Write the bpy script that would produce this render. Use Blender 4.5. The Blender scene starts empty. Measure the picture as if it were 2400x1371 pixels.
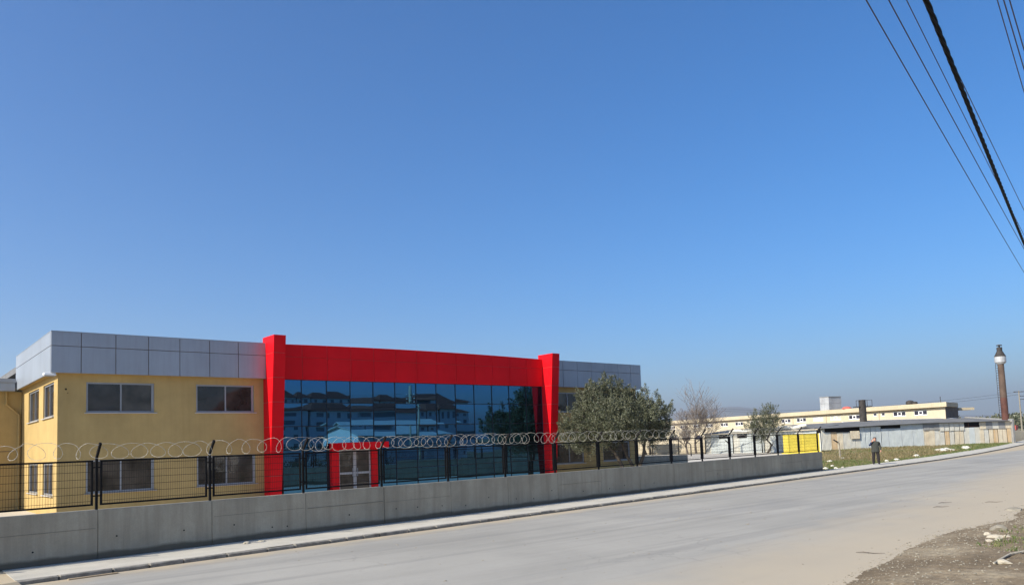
import bpy, bmesh, math, random
from mathutils import Vector, Matrix, noise as mnoise
R_ = random.Random(7)
SC = bpy.context.scene
COL = SC.collection
rad = math.radians

# ------------------------------------------------------------------ camera
cd = bpy.data.cameras.new('camera'); cam = bpy.data.objects.new('camera', cd); COL.objects.link(cam)
EYE = 2.26
cr, cu, cb = (0.763874, -0.644351, -0.036166), (-0.022752, -0.082892, 0.996299), (-0.644964, -0.760224, -0.07798)
cam.matrix_world = Matrix(((cr[0], cu[0], cb[0], 0), (cr[1], cu[1], cb[1], 0), (cr[2], cu[2], cb[2], EYE), (0, 0, 0, 1)))
cd.sensor_width = 36; cd.lens = 26.723; cd.shift_y = 0.0894
cd.clip_start = 0.1; cd.clip_end = 60000
SC.camera = cam

# ------------------------------------------------------------------ sky, sun, exposure
SUN_EL, SUN_A = 35.0, 3.8
w = bpy.data.worlds.new('World'); SC.world = w; w.use_nodes = True
nt = w.node_tree
sky = nt.nodes.new('ShaderNodeTexSky'); sky.sky_type = 'NISHITA'; sky.sun_disc = False
sky.sun_elevation = rad(SUN_EL); sky.sun_rotation = rad(270 + SUN_A)
sky.altitude = 60; sky.air_density = 1.1; sky.dust_density = 0.7; sky.ozone_density = 10.0
hsv = nt.nodes.new('ShaderNodeHueSaturation'); hsv.inputs['Saturation'].default_value = 1.16
nt.links.new(sky.outputs[0], hsv.inputs['Color']); nt.links.new(hsv.outputs[0], nt.nodes['Background'].inputs[0])
nt.nodes['Background'].inputs[1].default_value = 0.102
sd = bpy.data.lights.new('sun', 'SUN'); sun = bpy.data.objects.new('sun', sd); COL.objects.link(sun)
sd.energy = 5.0; sd.angle = rad(0.53); sd.color = (1.0, 0.93, 0.81)
sv = Vector((-math.cos(rad(SUN_A)) * math.cos(rad(SUN_EL)), math.sin(rad(SUN_A)) * math.cos(rad(SUN_EL)), math.sin(rad(SUN_EL))))
sun.rotation_euler = sv.to_track_quat('Z', 'Y').to_euler()
SC.view_settings.view_transform = 'Standard'; SC.view_settings.look = 'None'
SC.view_settings.gamma = 1; SC.view_settings.exposure = 0.70
SC.cycles.max_bounces = 8; SC.cycles.volume_bounces = 0
SC.cycles.transparent_max_bounces = 8

# ------------------------------------------------------------------ helpers
class MB:
    def __init__(s): s.v = []; s.f = []
    def add(s, vs, fs):
        o = len(s.v); s.v += [tuple(p) for p in vs]; s.f += [tuple(i + o for i in q) for q in fs]; return s
    def box(s, x0, x1, y0, y1, z0, z1):
        return s.add([(x0,y0,z0),(x1,y0,z0),(x1,y1,z0),(x0,y1,z0),(x0,y0,z1),(x1,y0,z1),(x1,y1,z1),(x0,y1,z1)],
                     [(3,2,1,0),(4,5,6,7),(0,1,5,4),(1,2,6,5),(2,3,7,6),(3,0,4,7)])
    def hexa(s, p):   # bottom 4 ccw, top 4 ccw
        return s.add(p, [(3,2,1,0),(4,5,6,7),(0,1,5,4),(1,2,6,5),(2,3,7,6),(3,0,4,7)])
    def bar(s, a, b, w, h=None, up=(0,0,1)):
        a = Vector(a); b = Vector(b); h = h or w
        d = (b - a).normalized(); u = Vector(up)
        if abs(d.dot(u)) > 0.95: u = Vector((1,0,0))
        r = d.cross(u).normalized() * (w/2); t = r.normalized().cross(d) * (h/2)
        return s.hexa([a-r-t, a+r-t, b+r-t, b-r-t, a-r+t, a+r+t, b+r+t, b-r+t])
    def tube(s, path, rr, n=8, caps=True):
        P = [Vector(p) for p in path]; m = len(P)
        if not hasattr(rr, '__len__'): rr = [rr] * m
        T = []
        for i in range(m):
            d = P[min(i+1, m-1)] - P[max(i-1, 0)]
            T.append(d.normalized() if d.length > 1e-9 else Vector((0,0,1)))
        u = Vector((0,0,1)) if abs(T[0].z) < 0.9 else Vector((1,0,0))
        u = (u - T[0] * u.dot(T[0])).normalized()
        vs = []
        for i in range(m):
            u = u - T[i] * u.dot(T[i])
            u = u.normalized() if u.length > 1e-6 else T[i].orthogonal().normalized()
            b = T[i].cross(u)
            for k in range(n):
                a = 2 * math.pi * k / n
                vs.append(P[i] + (u * math.cos(a) + b * math.sin(a)) * rr[i])
        fs = [(i*n+k, i*n+(k+1) % n, (i+1)*n+(k+1) % n, (i+1)*n+k) for i in range(m-1) for k in range(n)]
        if caps: fs += [tuple(range(n))[::-1], tuple(range((m-1)*n, m*n))]
        return s.add(vs, fs)
    def lathe(s, c, prof, n=20):
        vs = [(c[0] + r*math.cos(2*math.pi*k/n), c[1] + r*math.sin(2*math.pi*k/n), c[2] + z) for r, z in prof for k in range(n)]
        m = len(prof)
        fs = [(i*n+k, i*n+(k+1) % n, (i+1)*n+(k+1) % n, (i+1)*n+k) for i in range(m-1) for k in range(n)]
        fs += [tuple(range(n))[::-1], tuple(range((m-1)*n, m*n))]
        return s.add(vs, fs)
    def mesh(s, name, m, smooth=False):
        me = bpy.data.meshes.new(name); me.from_pydata(s.v, [], s.f)
        if m: me.materials.append(m)
        if smooth: me.polygons.foreach_set('use_smooth', [True] * len(me.polygons))
        me.update(); return me
    def build(s, name, m, parent=None, smooth=False, bevel=0):
        return link(name, s.mesh(name, m, smooth), parent, bevel=bevel)

def wloc(o):
    p = Vector(o.location)
    return p if o.parent is None else p
def link(name, me, parent=None, loc=(0,0,0), rz=0, bevel=0):
    o = bpy.data.objects.new(name, me); COL.objects.link(o)
    o.location = loc; o.rotation_euler = (0, 0, rz)
    if parent is not None:
        o.parent = parent; o.matrix_parent_inverse = BASE[parent.name].inverted()
    BASE[o.name] = Matrix.Translation(Vector(loc)) @ Matrix.Rotation(rz, 4, 'Z')
    if bevel:
        b = o.modifiers.new('bevel', 'BEVEL'); b.width = bevel; b.segments = 2; b.limit_method = 'ANGLE'
    return o
BASE = {}
def tag(o, label=None, cat=None, group=None, kind=None):
    if label: o['label'] = label
    if cat: o['category'] = cat
    if group: o['group'] = group
    if kind: o['kind'] = kind
    return o
def thing(name, loc, label, cat, group=None, rz=0):
    o = bpy.data.objects.new(name, None); COL.objects.link(o); o.location = loc; o.rotation_euler = (0,0,rz)
    BASE[o.name] = Matrix.Translation(Vector(loc)) @ Matrix.Rotation(rz, 4, 'Z')
    return tag(o, label, cat, group)
def fbm(x, y, sc=1.0, oct=4, seed=0):
    v = 0; a = 1; t = 0
    for i in range(oct):
        v += a * mnoise.noise(Vector((x*sc + seed*13.1, y*sc - seed*7.7, seed*3.3))); t += a; a *= 0.5; sc *= 2.1
    return v / t

# ------------------------------------------------------------------ materials
def nodes(name):
    m = bpy.data.materials.new(name); m.use_nodes = True
    return m, m.node_tree, m.node_tree.nodes['Principled BSDF']
def N(t, kind, **kw):
    n = t.nodes.new(kind)
    for k, v in kw.items():
        if k in n.bl_rna.properties: setattr(n, k, v)
        else: n.inputs[k.replace('_', ' ')].default_value = v
    return n
def mixc(t, fac, a, b, mode='MIX'):
    n = t.nodes.new('ShaderNodeMix'); n.data_type = 'RGBA'; n.blend_type = mode
    for sock, v in ((n.inputs[0], fac), (n.inputs[6], a), (n.inputs[7], b)):
        if hasattr(v, 'is_output'): t.links.new(v, sock)
        elif isinstance(v, (int, float)): sock.default_value = v
        else: sock.default_value = (*v, 1)
    return n.outputs[2]
def ramp(t, src, stops):
    n = t.nodes.new('ShaderNodeValToRGB'); e = n.color_ramp.elements
    while len(e) < len(stops): e.new(0.5)
    for el, (p, c) in zip(e, stops):
        el.position = p; el.color = (*c, 1) if hasattr(c, '__len__') else (c, c, c, 1)
    t.links.new(src, n.inputs[0]); return n.outputs[0]
def noise_(t, vec, scale, detail=4, rough=0.55, dist=0.0):
    n = N(t, 'ShaderNodeTexNoise'); n.inputs['Scale'].default_value = scale
    n.inputs['Detail'].default_value = detail; n.inputs['Roughness'].default_value = rough; n.inputs['Distortion'].default_value = dist
    if vec is not None: t.links.new(vec, n.inputs['Vector'])
    return n.outputs['Fac']
def pos(t): return t.nodes.new('ShaderNodeNewGeometry').outputs['Position']
def mapped(t, scale):
    m = t.nodes.new('ShaderNodeMapping'); m.inputs['Scale'].default_value = scale
    t.links.new(pos(t), m.inputs['Vector']); return m.outputs[0]
def math_(t, op, a, b=0.0, clamp=False):
    n = t.nodes.new('ShaderNodeMath'); n.operation = op; n.use_clamp = clamp
    for i, v in enumerate((a, b)):
        if hasattr(v, 'is_output'): t.links.new(v, n.inputs[i])
        else: n.inputs[i].default_value = v
    return n.outputs[0]
def bump_(t, p, h, strength, dist=0.02):
    b = t.nodes.new('ShaderNodeBump'); b.inputs['Strength'].default_value = strength; b.inputs['Distance'].default_value = dist
    t.links.new(h, b.inputs['Height']); t.links.new(b.outputs[0], p.inputs['Normal'])
def dim(c, k): return tuple(min(1, x * k) for x in c)
def mat(name, c, rough=0.8, metal=0.0, var=0.18, scale=1.5, bump=0.0, bscale=60, spec=0.3, streak=0.0, stains=None):
    m, t, p = nodes(name)
    f = noise_(t, pos(t), scale, 6, 0.6)
    col = ramp(t, f, [(0.3, dim(c, 1 - var)), (0.7, dim(c, 1 + var))])
    if streak:
        s = noise_(t, mapped(t, (2.2, 2.2, 0.12)), 2.5, 5, 0.65)
        fac = ramp(t, s, [(0.45, 0.0), (0.72, streak)])
        col = mixc(t, fac, col, stains or dim(c, 0.55))
    t.links.new(col, p.inputs['Base Color'])
    p.inputs['Roughness'].default_value = rough; p.inputs['Metallic'].default_value = metal
    p.inputs['Specular IOR Level'].default_value = spec
    if bump: bump_(t, p, noise_(t, pos(t), bscale, 4), bump)
    return m
M = {}
M['yellow'] = mat('yellow_render', (0.44, 0.312, 0.124), 0.9, var=0.12, scale=0.8, bump=0.25, bscale=90, streak=0.26, stains=(0.33, 0.22, 0.075))
M['grey_panel'] = mat('grey_composite_panel', (0.31, 0.34, 0.375), 0.42, metal=0.25, var=0.08, scale=0.6, streak=0.35, stains=(0.25, 0.25, 0.26))
M['red_panel'] = mat('red_composite_panel', (0.63, 0.007, 0.013), 0.42, var=0.10, scale=0.5, spec=0.06)
M['joint'] = mat('rusty_joint', (0.13, 0.095, 0.07), 0.8, var=.4, scale=2)
M['joint_red'] = mat('pale_red_joint', (0.42, 0.10, 0.09), 0.7)
M['alu'] = mat('aluminium_frame', (0.30, 0.31, 0.32), 0.45, metal=0.35, var=0.08)
M['white_alu'] = mat('pale_door_frame', (0.37, 0.37, 0.365), 0.45, var=0.06)
M['white'] = mat('white_paint', (0.78, 0.78, 0.76), 0.55, var=0.05)
M['sill'] = mat('marble_sill', (0.46, 0.44, 0.41), 0.5, var=0.08)
M['mullion'] = mat('dark_mullion', (0.010, 0.018, 0.028), 0.35)
M['black'] = mat('black_paint', (0.008, 0.0075, 0.0075), 0.6, var=0.25, scale=20, spec=0.12)
M['roof_dark'] = mat('bitumen_roof', (0.16, 0.16, 0.16), 0.9)
M['galv'] = mat('galvanised_wire', (0.40, 0.385, 0.34), 0.6, metal=0.2, var=0.2, scale=9)
M['soffit'] = mat('soffit', (0.43, 0.28, 0.09), 0.9, var=0.06)

def window_glass(name, c, rough, scale, bstr):
    m, t, p = nodes(name)
    f = noise_(t, pos(t), 0.9, 3)
    t.links.new(ramp(t, f, [(0.38, dim(c, 0.45)), (0.5, c), (0.62, dim(c, 1.6))]), p.inputs['Base Color'])
    p.inputs['Roughness'].default_value = rough; p.inputs['Specular IOR Level'].default_value = 0.6
    bump_(t, p, noise_(t, pos(t), scale, 2), bstr, 0.05); return m
M['win_glass'] = window_glass('clear_dark_glass', (0.052, 0.043, 0.034), 0.03, 0.9, 0.06)
M['win_glass_b'] = window_glass('dim_dark_glass', (0.026, 0.023, 0.021), 0.03, 0.6, 0.08)
M['far_glass'] = window_glass('far_dark_glass', (0.02, 0.02, 0.035), 0.1, 0.7, 0.0)
def mirror_glass():
    m, t, p = nodes('blue_mirror_glass')
    p.inputs['Base Color'].default_value = (0.049, 0.150, 0.268, 1); p.inputs['Metallic'].default_value = 1.0
    p.inputs['Roughness'].default_value = 0.012
    bump_(t, p, noise_(t, pos(t), 0.8, 1, 0.3), 0.05, 0.05)
    return m
M['mirror'] = mirror_glass()

def concrete_wall_mat():
    m, t, p = nodes('cast_concrete')
    a = noise_(t, pos(t), 0.7, 7, 0.62); b = noise_(t, mapped(t, (1.6, 1.6, 0.10)), 2.0, 5, 0.7); c = noise_(t, pos(t), 26, 4, 0.7)
    col = ramp(t, a, [(0.28, (0.290, 0.260, 0.195)), (0.72, (0.465, 0.415, 0.310))])
    col = mixc(t, ramp(t, b, [(0.44, 0.0), (0.70, 0.6)]), col, (0.235, 0.20, 0.145))
    col = mixc(t, ramp(t, c, [(0.35, 0.22), (0.6, 0.0)]), col, (0.22, 0.20, 0.165))
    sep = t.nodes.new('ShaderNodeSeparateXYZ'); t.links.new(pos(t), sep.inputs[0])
    # ragged dirt splashed up from the pavement, deepened to paint in base shadow
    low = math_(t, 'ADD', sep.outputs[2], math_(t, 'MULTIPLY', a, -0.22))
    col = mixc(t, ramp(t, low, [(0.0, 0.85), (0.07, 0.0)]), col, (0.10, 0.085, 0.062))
    t.links.new(col, p.inputs['Base Color']); p.inputs['Roughness'].default_value = 0.92
    p.inputs['Specular IOR Level'].default_value = 0.2
    bump_(t, p, c, 0.18, 0.01); return m
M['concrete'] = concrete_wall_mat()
M['conc_joint'] = mat('concrete_joint', (0.16, 0.148, 0.12), 0.95)
M['conc_top'] = mat('concrete_pale', (0.46, 0.44, 0.40), 0.9, var=0.15, scale=4, bump=0.2)

def road_mat():
    m, t, p = nodes('dusty_asphalt')
    P = pos(t)
    a = noise_(t, P, 0.22, 6, 0.6, 0.4); b = noise_(t, mapped(t, (0.12, 0.9, 1)), 1.1, 5, 0.6); g = noise_(t, P, 55, 3, 0.75); s = noise_(t, P, 4.5, 5, 0.7)
    col = ramp(t, a, [(0.32, (0.274, 0.262, 0.228)), (0.68, (0.350, 0.333, 0.288))])
    col = mixc(t, ramp(t, b, [(0.42, 0.0), (0.72, 0.55)]), col, (0.370, 0.352, 0.308))
    col = mixc(t, ramp(t, s, [(0.52, 0.0), (0.75, 0.30)]), col, (0.255, 0.245, 0.22))
    col = mixc(t, ramp(t, g, [(0.28, 0.75), (0.50, 0.0), (0.62, 0.0), (0.78, 0.5)]), col, (0.28, 0.262, 0.23), 'MIX')
    vo = t.nodes.new('ShaderNodeTexVoronoi'); vo.feature = 'DISTANCE_TO_EDGE'; vo.inputs['Scale'].default_value = 0.42
    wv = t.nodes.new('ShaderNodeVectorMath'); wv.operation = 'ADD'; t.links.new(P, wv.inputs[0])
    wn_ = t.nodes.new('ShaderNodeTexNoise'); wn_.inputs['Scale'].default_value = 1.3; wn_.inputs['Detail'].default_value = 5; t.links.new(P, wn_.inputs['Vector']); t.links.new(wn_.outputs['Color'], wv.inputs[1])
    t.links.new(wv.outputs[0], vo.inputs['Vector'])
    crack = math_(t, 'MULTIPLY', ramp(t, vo.outputs['Distance'], [(0.0, 1.0), (0.012, 0.0)]), ramp(t, noise_(t, P, 0.16, 3), [(0.50, 0.0), (0.62, 0.28)]))
    col = mixc(t, crack, col, (0.12, 0.115, 0.105))
    trk = noise_(t, mapped(t, (0.035, 1.0, 1)), 1.7, 4, 0.6)
    col = mixc(t, ramp(t, trk, [(0.33, 0.55), (0.52, 0.0)]), col, (0.215, 0.207, 0.186))
    pat = noise_(t, P, 0.11, 4, 0.5, 1.2)
    col = mixc(t, ramp(t, pat, [(0.56, 0.0), (0.60, 0.28)]), col, (0.235, 0.23, 0.215))
    sep = t.nodes.new('ShaderNodeSeparateXYZ'); t.links.new(P, sep.inputs[0])
    # tan silt drifted along the kerb and spread over the near side
    line = math_(t, 'SUBTRACT', math_(t, 'ADD', math_(t, 'MULTIPLY', sep.outputs[0], 0.0903), 17.15), sep.outputs[1])
    k1 = math_(t, 'ADD', line, math_(t, 'MULTIPLY', math_(t, 'SUBTRACT', noise_(t, P, 0.9, 5, 0.6), 0.5), -1.7))
    col = mixc(t, ramp(t, k1, [(0.0, 0.95), (0.35, 0.55), (0.9, 0.0)]), col, (0.42, 0.345, 0.235))
    near = math_(t, 'SUBTRACT', sep.outputs[1], math_(t, 'ADD', math_(t, 'MULTIPLY', sep.outputs[0], 0.165), 4.05))
    k2 = math_(t, 'ADD', near, math_(t, 'MULTIPLY', math_(t, 'SUBTRACT', noise_(t, P, 0.45, 6, 0.6), 0.5), 3.2))
    k2n = math_(t, 'MULTIPLY', k2, 0.25)
    col = mixc(t, ramp(t, k2n, [(0.0, 0.95), (0.35, 0.75), (0.85, 0.0)]), col, (0.415, 0.352, 0.255))
    t.links.new(col, p.inputs['Base Color']); p.inputs['Roughness'].default_value = 0.9; p.inputs['Specular IOR Level'].default_value = 0.25
    bump_(t, p, g, 0.25, 0.006); return m
M['road'] = road_mat()
def ground_mat(name, c1, c2, c3, sc=0.5, bstr=0.6):
    m, t, p = nodes(name); P = pos(t)
    a = noise_(t, P, sc, 7, 0.65); b = noise_(t, P, 9, 5, 0.7); g = noise_(t, P, 45, 3, 0.7)
    col = ramp(t, a, [(0.33, c1), (0.52, c2), (0.68, c3)])
    col = mixc(t, ramp(t, b, [(0.35, 0.5), (0.55, 0.0)]), col, dim(c1, 0.6))
    col = mixc(t, ramp(t, g, [(0.60, 0.0), (0.72, 0.6)]), col, dim(c3, 1.35))
    t.links.new(col, p.inputs['Base Color']); p.inputs['Roughness'].default_value = 0.95; p.inputs['Specular IOR Level'].default_value = 0.15
    bump_(t, p, b, bstr, 0.03); return m
M['bank'] = ground_mat('damp_roadside_soil', (0.145, 0.110, 0.070), (0.21, 0.163, 0.105), (0.32, 0.265, 0.18), 0.55)
M['earth'] = ground_mat('dry_earth', (0.17, 0.14, 0.09), (0.22, 0.185, 0.12), (0.27, 0.235, 0.165), 0.06, 0.2)
M['lot'] = ground_mat('weedy_soil', (0.15, 0.13, 0.06), (0.21, 0.17, 0.085), (0.27, 0.21, 0.12), 0.5)
M['yard'] = mat('yard_concrete', (0.50, 0.46, 0.385), 0.9, var=0.12, scale=0.4)
M['paving'] = mat('pavement_concrete', (0.46, 0.43, 0.36), 0.9, var=0.13, scale=1.2, bump=0.2, bscale=30)
M['kerb'] = mat('kerb_stone', (0.22, 0.205, 0.175), 0.9, var=0.35, scale=6, bump=0.5, bscale=18)
M['stone'] = mat('pale_stone', (0.40, 0.36, 0.28), 0.9, var=0.2, scale=5, bump=0.4, bscale=14)
M['stone2'] = mat('grey_stone', (0.25, 0.225, 0.175), 0.9, var=0.2, scale=5, bump=0.4, bscale=14)
M['rubble'] = mat('white_rubble', (0.58, 0.55, 0.47), 0.9, var=0.2, scale=5, bump=0.4, bscale=14)
M['bark'] = mat('olive_bark', (0.085, 0.070, 0.054), 0.95, var=0.35, scale=6, bump=0.6, bscale=20)
M['twig'] = mat('bare_twig', (0.17, 0.14, 0.118), 0.95, var=0.25, scale=4)
M['dark'] = mat('dark_interior', (0.012, 0.011, 0.011), 0.95)
def leaf_mat(name, stops):
    m, t, p = nodes(name)
    g = t.nodes.new('ShaderNodeNewGeometry')
    t.links.new(ramp(t, g.outputs['Random Per Island'], stops), p.inputs['Base Color'])
    p.inputs['Roughness'].default_value = 0.55; p.inputs['Specular IOR Level'].default_value = 0.35
    tr = t.nodes.new('ShaderNodeBsdfTranslucent'); tr.inputs[0].default_value = (*dim(stops[1][1], 1.2), 1)
    mx = t.nodes.new('ShaderNodeMixShader'); mx.inputs[0].default_value = 0.14
    t.links.new(p.outputs[0], mx.inputs[1]); t.links.new(tr.outputs[0], mx.inputs[2])
    t.links.new(mx.outputs[0], t.nodes['Material Output'].inputs[0]); return m
M['olive'] = leaf_mat('olive_leaves', [(0.0, (0.042, 0.050, 0.026)), (0.45, (0.088, 0.098, 0.052)), (0.8, (0.145, 0.152, 0.092)), (1.0, (0.26, 0.26, 0.19))])
M['grass'] = leaf_mat('grass_blades', [(0.0, (0.11, 0.12, 0.04)), (0.35, (0.18, 0.16, 0.065)), (0.75, (0.26, 0.20, 0.10)), (1.0, (0.35, 0.27, 0.16))])
M['grass_green'] = leaf_mat('green_blades', [(0.0, (0.060, 0.105, 0.022)), (0.5, (0.11, 0.155, 0.040)), (0.85, (0.19, 0.19, 0.065)), (1.0, (0.28, 0.23, 0.12))])

# ------------------------------------------------------------------ the ground, road, pavement
g = MB(); g.add([(-25000,-25000,-0.16),(25000,-25000,-0.16),(25000,25000,-0.16),(-25000,25000,-0.16)], [(0,1,2,3)])
tag(g.build('ground', M['earth']), kind='structure')
KERB = [(2.2,17.35),(39.19,20.69),(59.7,22.56),(73.5,24.45),(88.0,26.9),(104,29.9),(135,36.5),(300,74)]
INN = [(2.0,19.28),(43.9,23.02),(50,23.85),(57,24.5),(66.5,25.6),(90,29.2),(104,31.9),(115.6,34.4),(135,38.6),(300,77)]
rd = MB()
far = [(-120,7.0),(1.6,17.27)] + [(x, y - 0.02) for x, y in KERB]
far = [(-120, 6.3), (1.6, 17.29), (2.2, 17.34)] + KERB[1:]
nearY = lambda x: 4.0 + 0.17 * x if x > -20 else 0.6
rv = []; rf = []
for i, (x, y) in enumerate(far):
    rv += [(x, nearY(x) - 3.2 if x < 120 else y - 12, -0.085), (x, y, -0.085)]
    if i: rf.append((2*i-2, 2*i, 2*i+1, 2*i-1))
rd.add(rv, rf); tag(rd.build('road', M['road']), kind='structure')
# driveway of asphalt left of the pavement's end
dv = MB(); dv.add([(-40,14.2,-0.08),(.6,17.22,-0.08),(.5,19.1,-0.08),(-40,15.6,-0.08),(2.22,17.36,-0.006),(2.2,19.27,-0.002),(2.3,17.3,-.086)], [(0,1,2,3),(1,4,5,2),(1,6,4)])
tag(dv.build('driveway', M['road']), kind='structure')
# pavement slab with kerb stones as pieces
def lerp_poly(P, x):
    for (x0, y0), (x1, y1) in zip(P, P[1:]):
        if x <= x1: return y0 + (y1 - y0) * (x - x0) / (x1 - x0)
    return P[-1][1]
sw = MB(); xs = [2.2, 2.6] + [3 + 1.5*i for i in range(60)] + [95, 104, 115.6, 135, 300]
vs = []; fs = []
for i, x in enumerate(xs):
    ky = lerp_poly(KERB, x) + 0.152; iy = lerp_poly(INN, x) + 0.0
    zz = 0.012 * fbm(x, 3, 0.3, 2)
    vs += [(x, ky, zz - 0.004), (x, iy, zz + 0.004), (x, ky, -0.2), (x, iy, -0.2)]
    if i:
        a = 4*(i-1); b = 4*i
        fs += [(a, b, b+1, a+1), (a+2, a, a+1, a+3)] if i == 1 else [(a, b, b+1, a+1)]
sw.add(vs, fs); sidewalk = sw.build('sidewalk', M['paving']); tag(sidewalk, kind='structure')
ks = []
for k in range(5):
    b = bmesh.new(); bmesh.ops.create_cube(b, size=1)
    bmesh.ops.scale(b, vec=(1, 0.15, 0.24), verts=b.verts)
    bmesh.ops.bevel(b, geom=b.edges[:], offset=0.018, segments=1, affect='EDGES')
    for v in b.verts: v.co += Vector((R_.uniform(-.008, .008), R_.uniform(-.01, .01), R_.uniform(-.012, .006)))
    me = bpy.data.meshes.new('kerb_stone'); b.to_mesh(me); b.free(); me.materials.append(M['kerb']); ks.append(me)
x = 2.2; i = 0
while x < 78:
    L = R_.choice((0.98, 0.98, 0.72, 0.5)) if x < 30 else 1.0
    x1 = x + L; y0, y1 = lerp_poly(KERB, x), lerp_poly(KERB, x1); an = math.atan2(y1-y0, x1-x)
    o = link('kerb_stone', ks[i % 5], sidewalk, ((x+x1)/2, (y0+y1)/2 + 0.075, -0.118 + R_.uniform(-.008, .008)), an + R_.uniform(-.006, .006))
    o.scale = (L - 0.022, 1, 1); x = x1; i += 1
kb = MB()
for (xa, xb) in [(78.05, 88), (88, 104), (104, 135), (135, 300)]:
    kb.bar((xa, lerp_poly(KERB, xa)+.075, -0.118), (xb, lerp_poly(KERB, xb)+.075, -0.118), 0.15, 0.24)
tag(kb.build('kerb_run', M['kerb'], sidewalk), kind='stuff')
# yard inside the wall
yd = MB(); yd.add([(-60,14.2,-0.02),(43.7,23.2,-0.02),(44.5,29,-0.02),(93,46,-0.02),(80,72,-0.02),(80,140,-0.02),(-60,140,-0.02)], [(0,1,2,3,4,5,6)])
tag(yd.build('yard', M['yard']), kind='structure')

# near bank
EDGE = [(-8,2.2),(0,3.6),(8,5.0),(11.7,5.85),(13.5,6.2),(15.7,6.62),(17.6,6.85),(19.2,7.05),(20.6,6.75),(22,6.7),(26,7.6),(32,8.4),(40,9.0),(60,10.5)]
def bank_h(x, y):
    e = lerp_poly(EDGE, x) + 0.22 * fbm(x, y, 0.5, 2, 2) + 0.10 * fbm(x, y, 2.2, 3, 8)
    d = e - y
    h = -0.087 + 0.010 * fbm(x, y, 9, 3, 12) + 0.050 * math.tanh(d * 1.3) + max(0, d) * 0.045
    return h + (0.05 * fbm(x, y, 1.1, 4, 5) + 0.02 * fbm(x, y, 6, 2, 9)) * min(1, max(0, d * 1.2))
bk = MB(); nx, ny = 640, 130
gx = lambda i: lerp_poly([(0, -6), (60, 8.5), (560, 25.5), (640, 48)], i)
vs = []
for i in range(nx + 1):
    for j in range(ny + 1):
        x = gx(i); y0 = lerp_poly(EDGE, x) + 0.6; yy = y0 - 9.0 * (j / ny) ** 1.3
        vs.append((x, yy, bank_h(x, yy)))
fs = [(i*(ny+1)+j, i*(ny+1)+j+1, (i+1)*(ny+1)+j+1, (i+1)*(ny+1)+j) for i in range(nx) for j in range(ny)]
bk.add(vs, fs); tag(bk.build('roadside_bank', M['bank'], smooth=True), kind='structure')

# vacant lot between the pavement and the metal sheds
def lot_h(x, y):
    d = y - (lerp_poly(INN, x))
    if y > 23.3 + (x - 43.8) * 0.53: return -0.45
    return -0.03 + 0.10 * (1 - math.exp(-max(0, d) * 0.8)) + 0.14 * fbm(x, y, 0.16, 3, 4) * min(1, max(0, d)/2) + 0.05 * fbm(x, y, 0.9, 3, 6) * min(1, max(0, d))
lt = MB(); nx, ny = 150, 44; vs = []
for i in range(nx + 1):
    x = 43.75 + 78 * i / nx
    for j in range(ny + 1):
        y = lerp_poly(INN, x) - 0.15 + 30 * (j / ny) ** 1.4
        vs.append((x, y, lot_h(x, y)))
fs = [(i*(ny+1)+j, (i+1)*(ny+1)+j, (i+1)*(ny+1)+j+1, i*(ny+1)+j+1) for i in range(nx) for j in range(ny)]
lt.add(vs, fs); tag(lt.build('vacant_lot', M['lot'], smooth=True), kind='structure')

# ------------------------------------------------------------------ street wall and fence
WA = math.atan(0.089); wt = Vector((math.cos(WA), math.sin(WA), 0)); wn = Vector((math.sin(WA), -math.cos(WA), 0)); W0 = Vector((0, 19.12, 0))
def WP(s, o, z): return W0 + wt * s + wn * o + Vector((0, 0, z))
S0, SP = 4.046, 2.638
posts = [S0 + SP * i for i in range(-4, 16)]
S_END = 43.85
wall = thing('street_wall', WP(20, -0.12, 0), 'long low grey concrete wall along the pavement under the black fence', 'wall')
def wbox(mb, s0, s1, o0, o1, z0, z1):
    return mb.hexa([WP(s0,o1,z0), WP(s1,o1,z0), WP(s1,o0,z0), WP(s0,o0,z0), WP(s0,o1,z1), WP(s1,o1,z1), WP(s1,o0,z1), WP(s0,o0,z1)])
edges = [posts[0]] + [p for i, p in enumerate(posts[1:-1])] + [S_END]
for a, b in zip(edges, edges[1:]):
    m = MB(); wbox(m, a + 0.005, b - 0.005, -0.25 + R_.uniform(-.004, .004), 0.0 + R_.uniform(-.006, .006), -0.25, 1.108 + R_.uniform(-.006, .006))
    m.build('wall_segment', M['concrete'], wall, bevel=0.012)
m = MB(); wbox(m, edges[0], S_END - 0.05, -0.22, -0.03, -0.25, 1.085); m.build('wall_core', M['conc_joint'], wall)
m = MB()
for a, b in zip(edges, edges[1:]):
    if R_.random() < 0.75:
        z = 0.66 + R_.uniform(-.05, .05); wbox(m, a + 0.05, b - 0.05, 0.002, 0.0085, z, z + 0.008)
tag(m.build('formwork_seams', M['conc_joint'], wall), kind='stuff')
m = MB()
for s in [2.9, 4.6, 5.9, 7.1, 8.2, 8.9, 10.9, 12.2, 13.2, 14.1, 15.3, 16.4, 17.5, 18.5, 19.6, 21.2, 23.0, 24.2, 26.1, 29.0, 31.5]:
    z = 0.36 + R_.uniform(-.1, .12); c = WP(s + R_.uniform(-.2, .2), 0.002, z)
    ring = [c + wt * (0.02*math.cos(k*math.pi/4)) + Vector((0,0,0.02*math.sin(k*math.pi/4))) for k in range(8)]
    m.add(ring + [p + wn * 0.007 for p in ring], [tuple(range(8, 16))] + [(k, (k+1) % 8, 8+(k+1) % 8, 8+k) for k in range(8)])
tag(m.build('tie_holes', M['dark'], wall), kind='stuff')

fence = thing('street_fence', WP(20, -0.12, 1.1), 'black steel mesh fence with outward bent posts on top of the concrete wall', 'fence')
m = MB(); m.box(-.024, .024, -.03, .03, -0.0, 1.19); 
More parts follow.
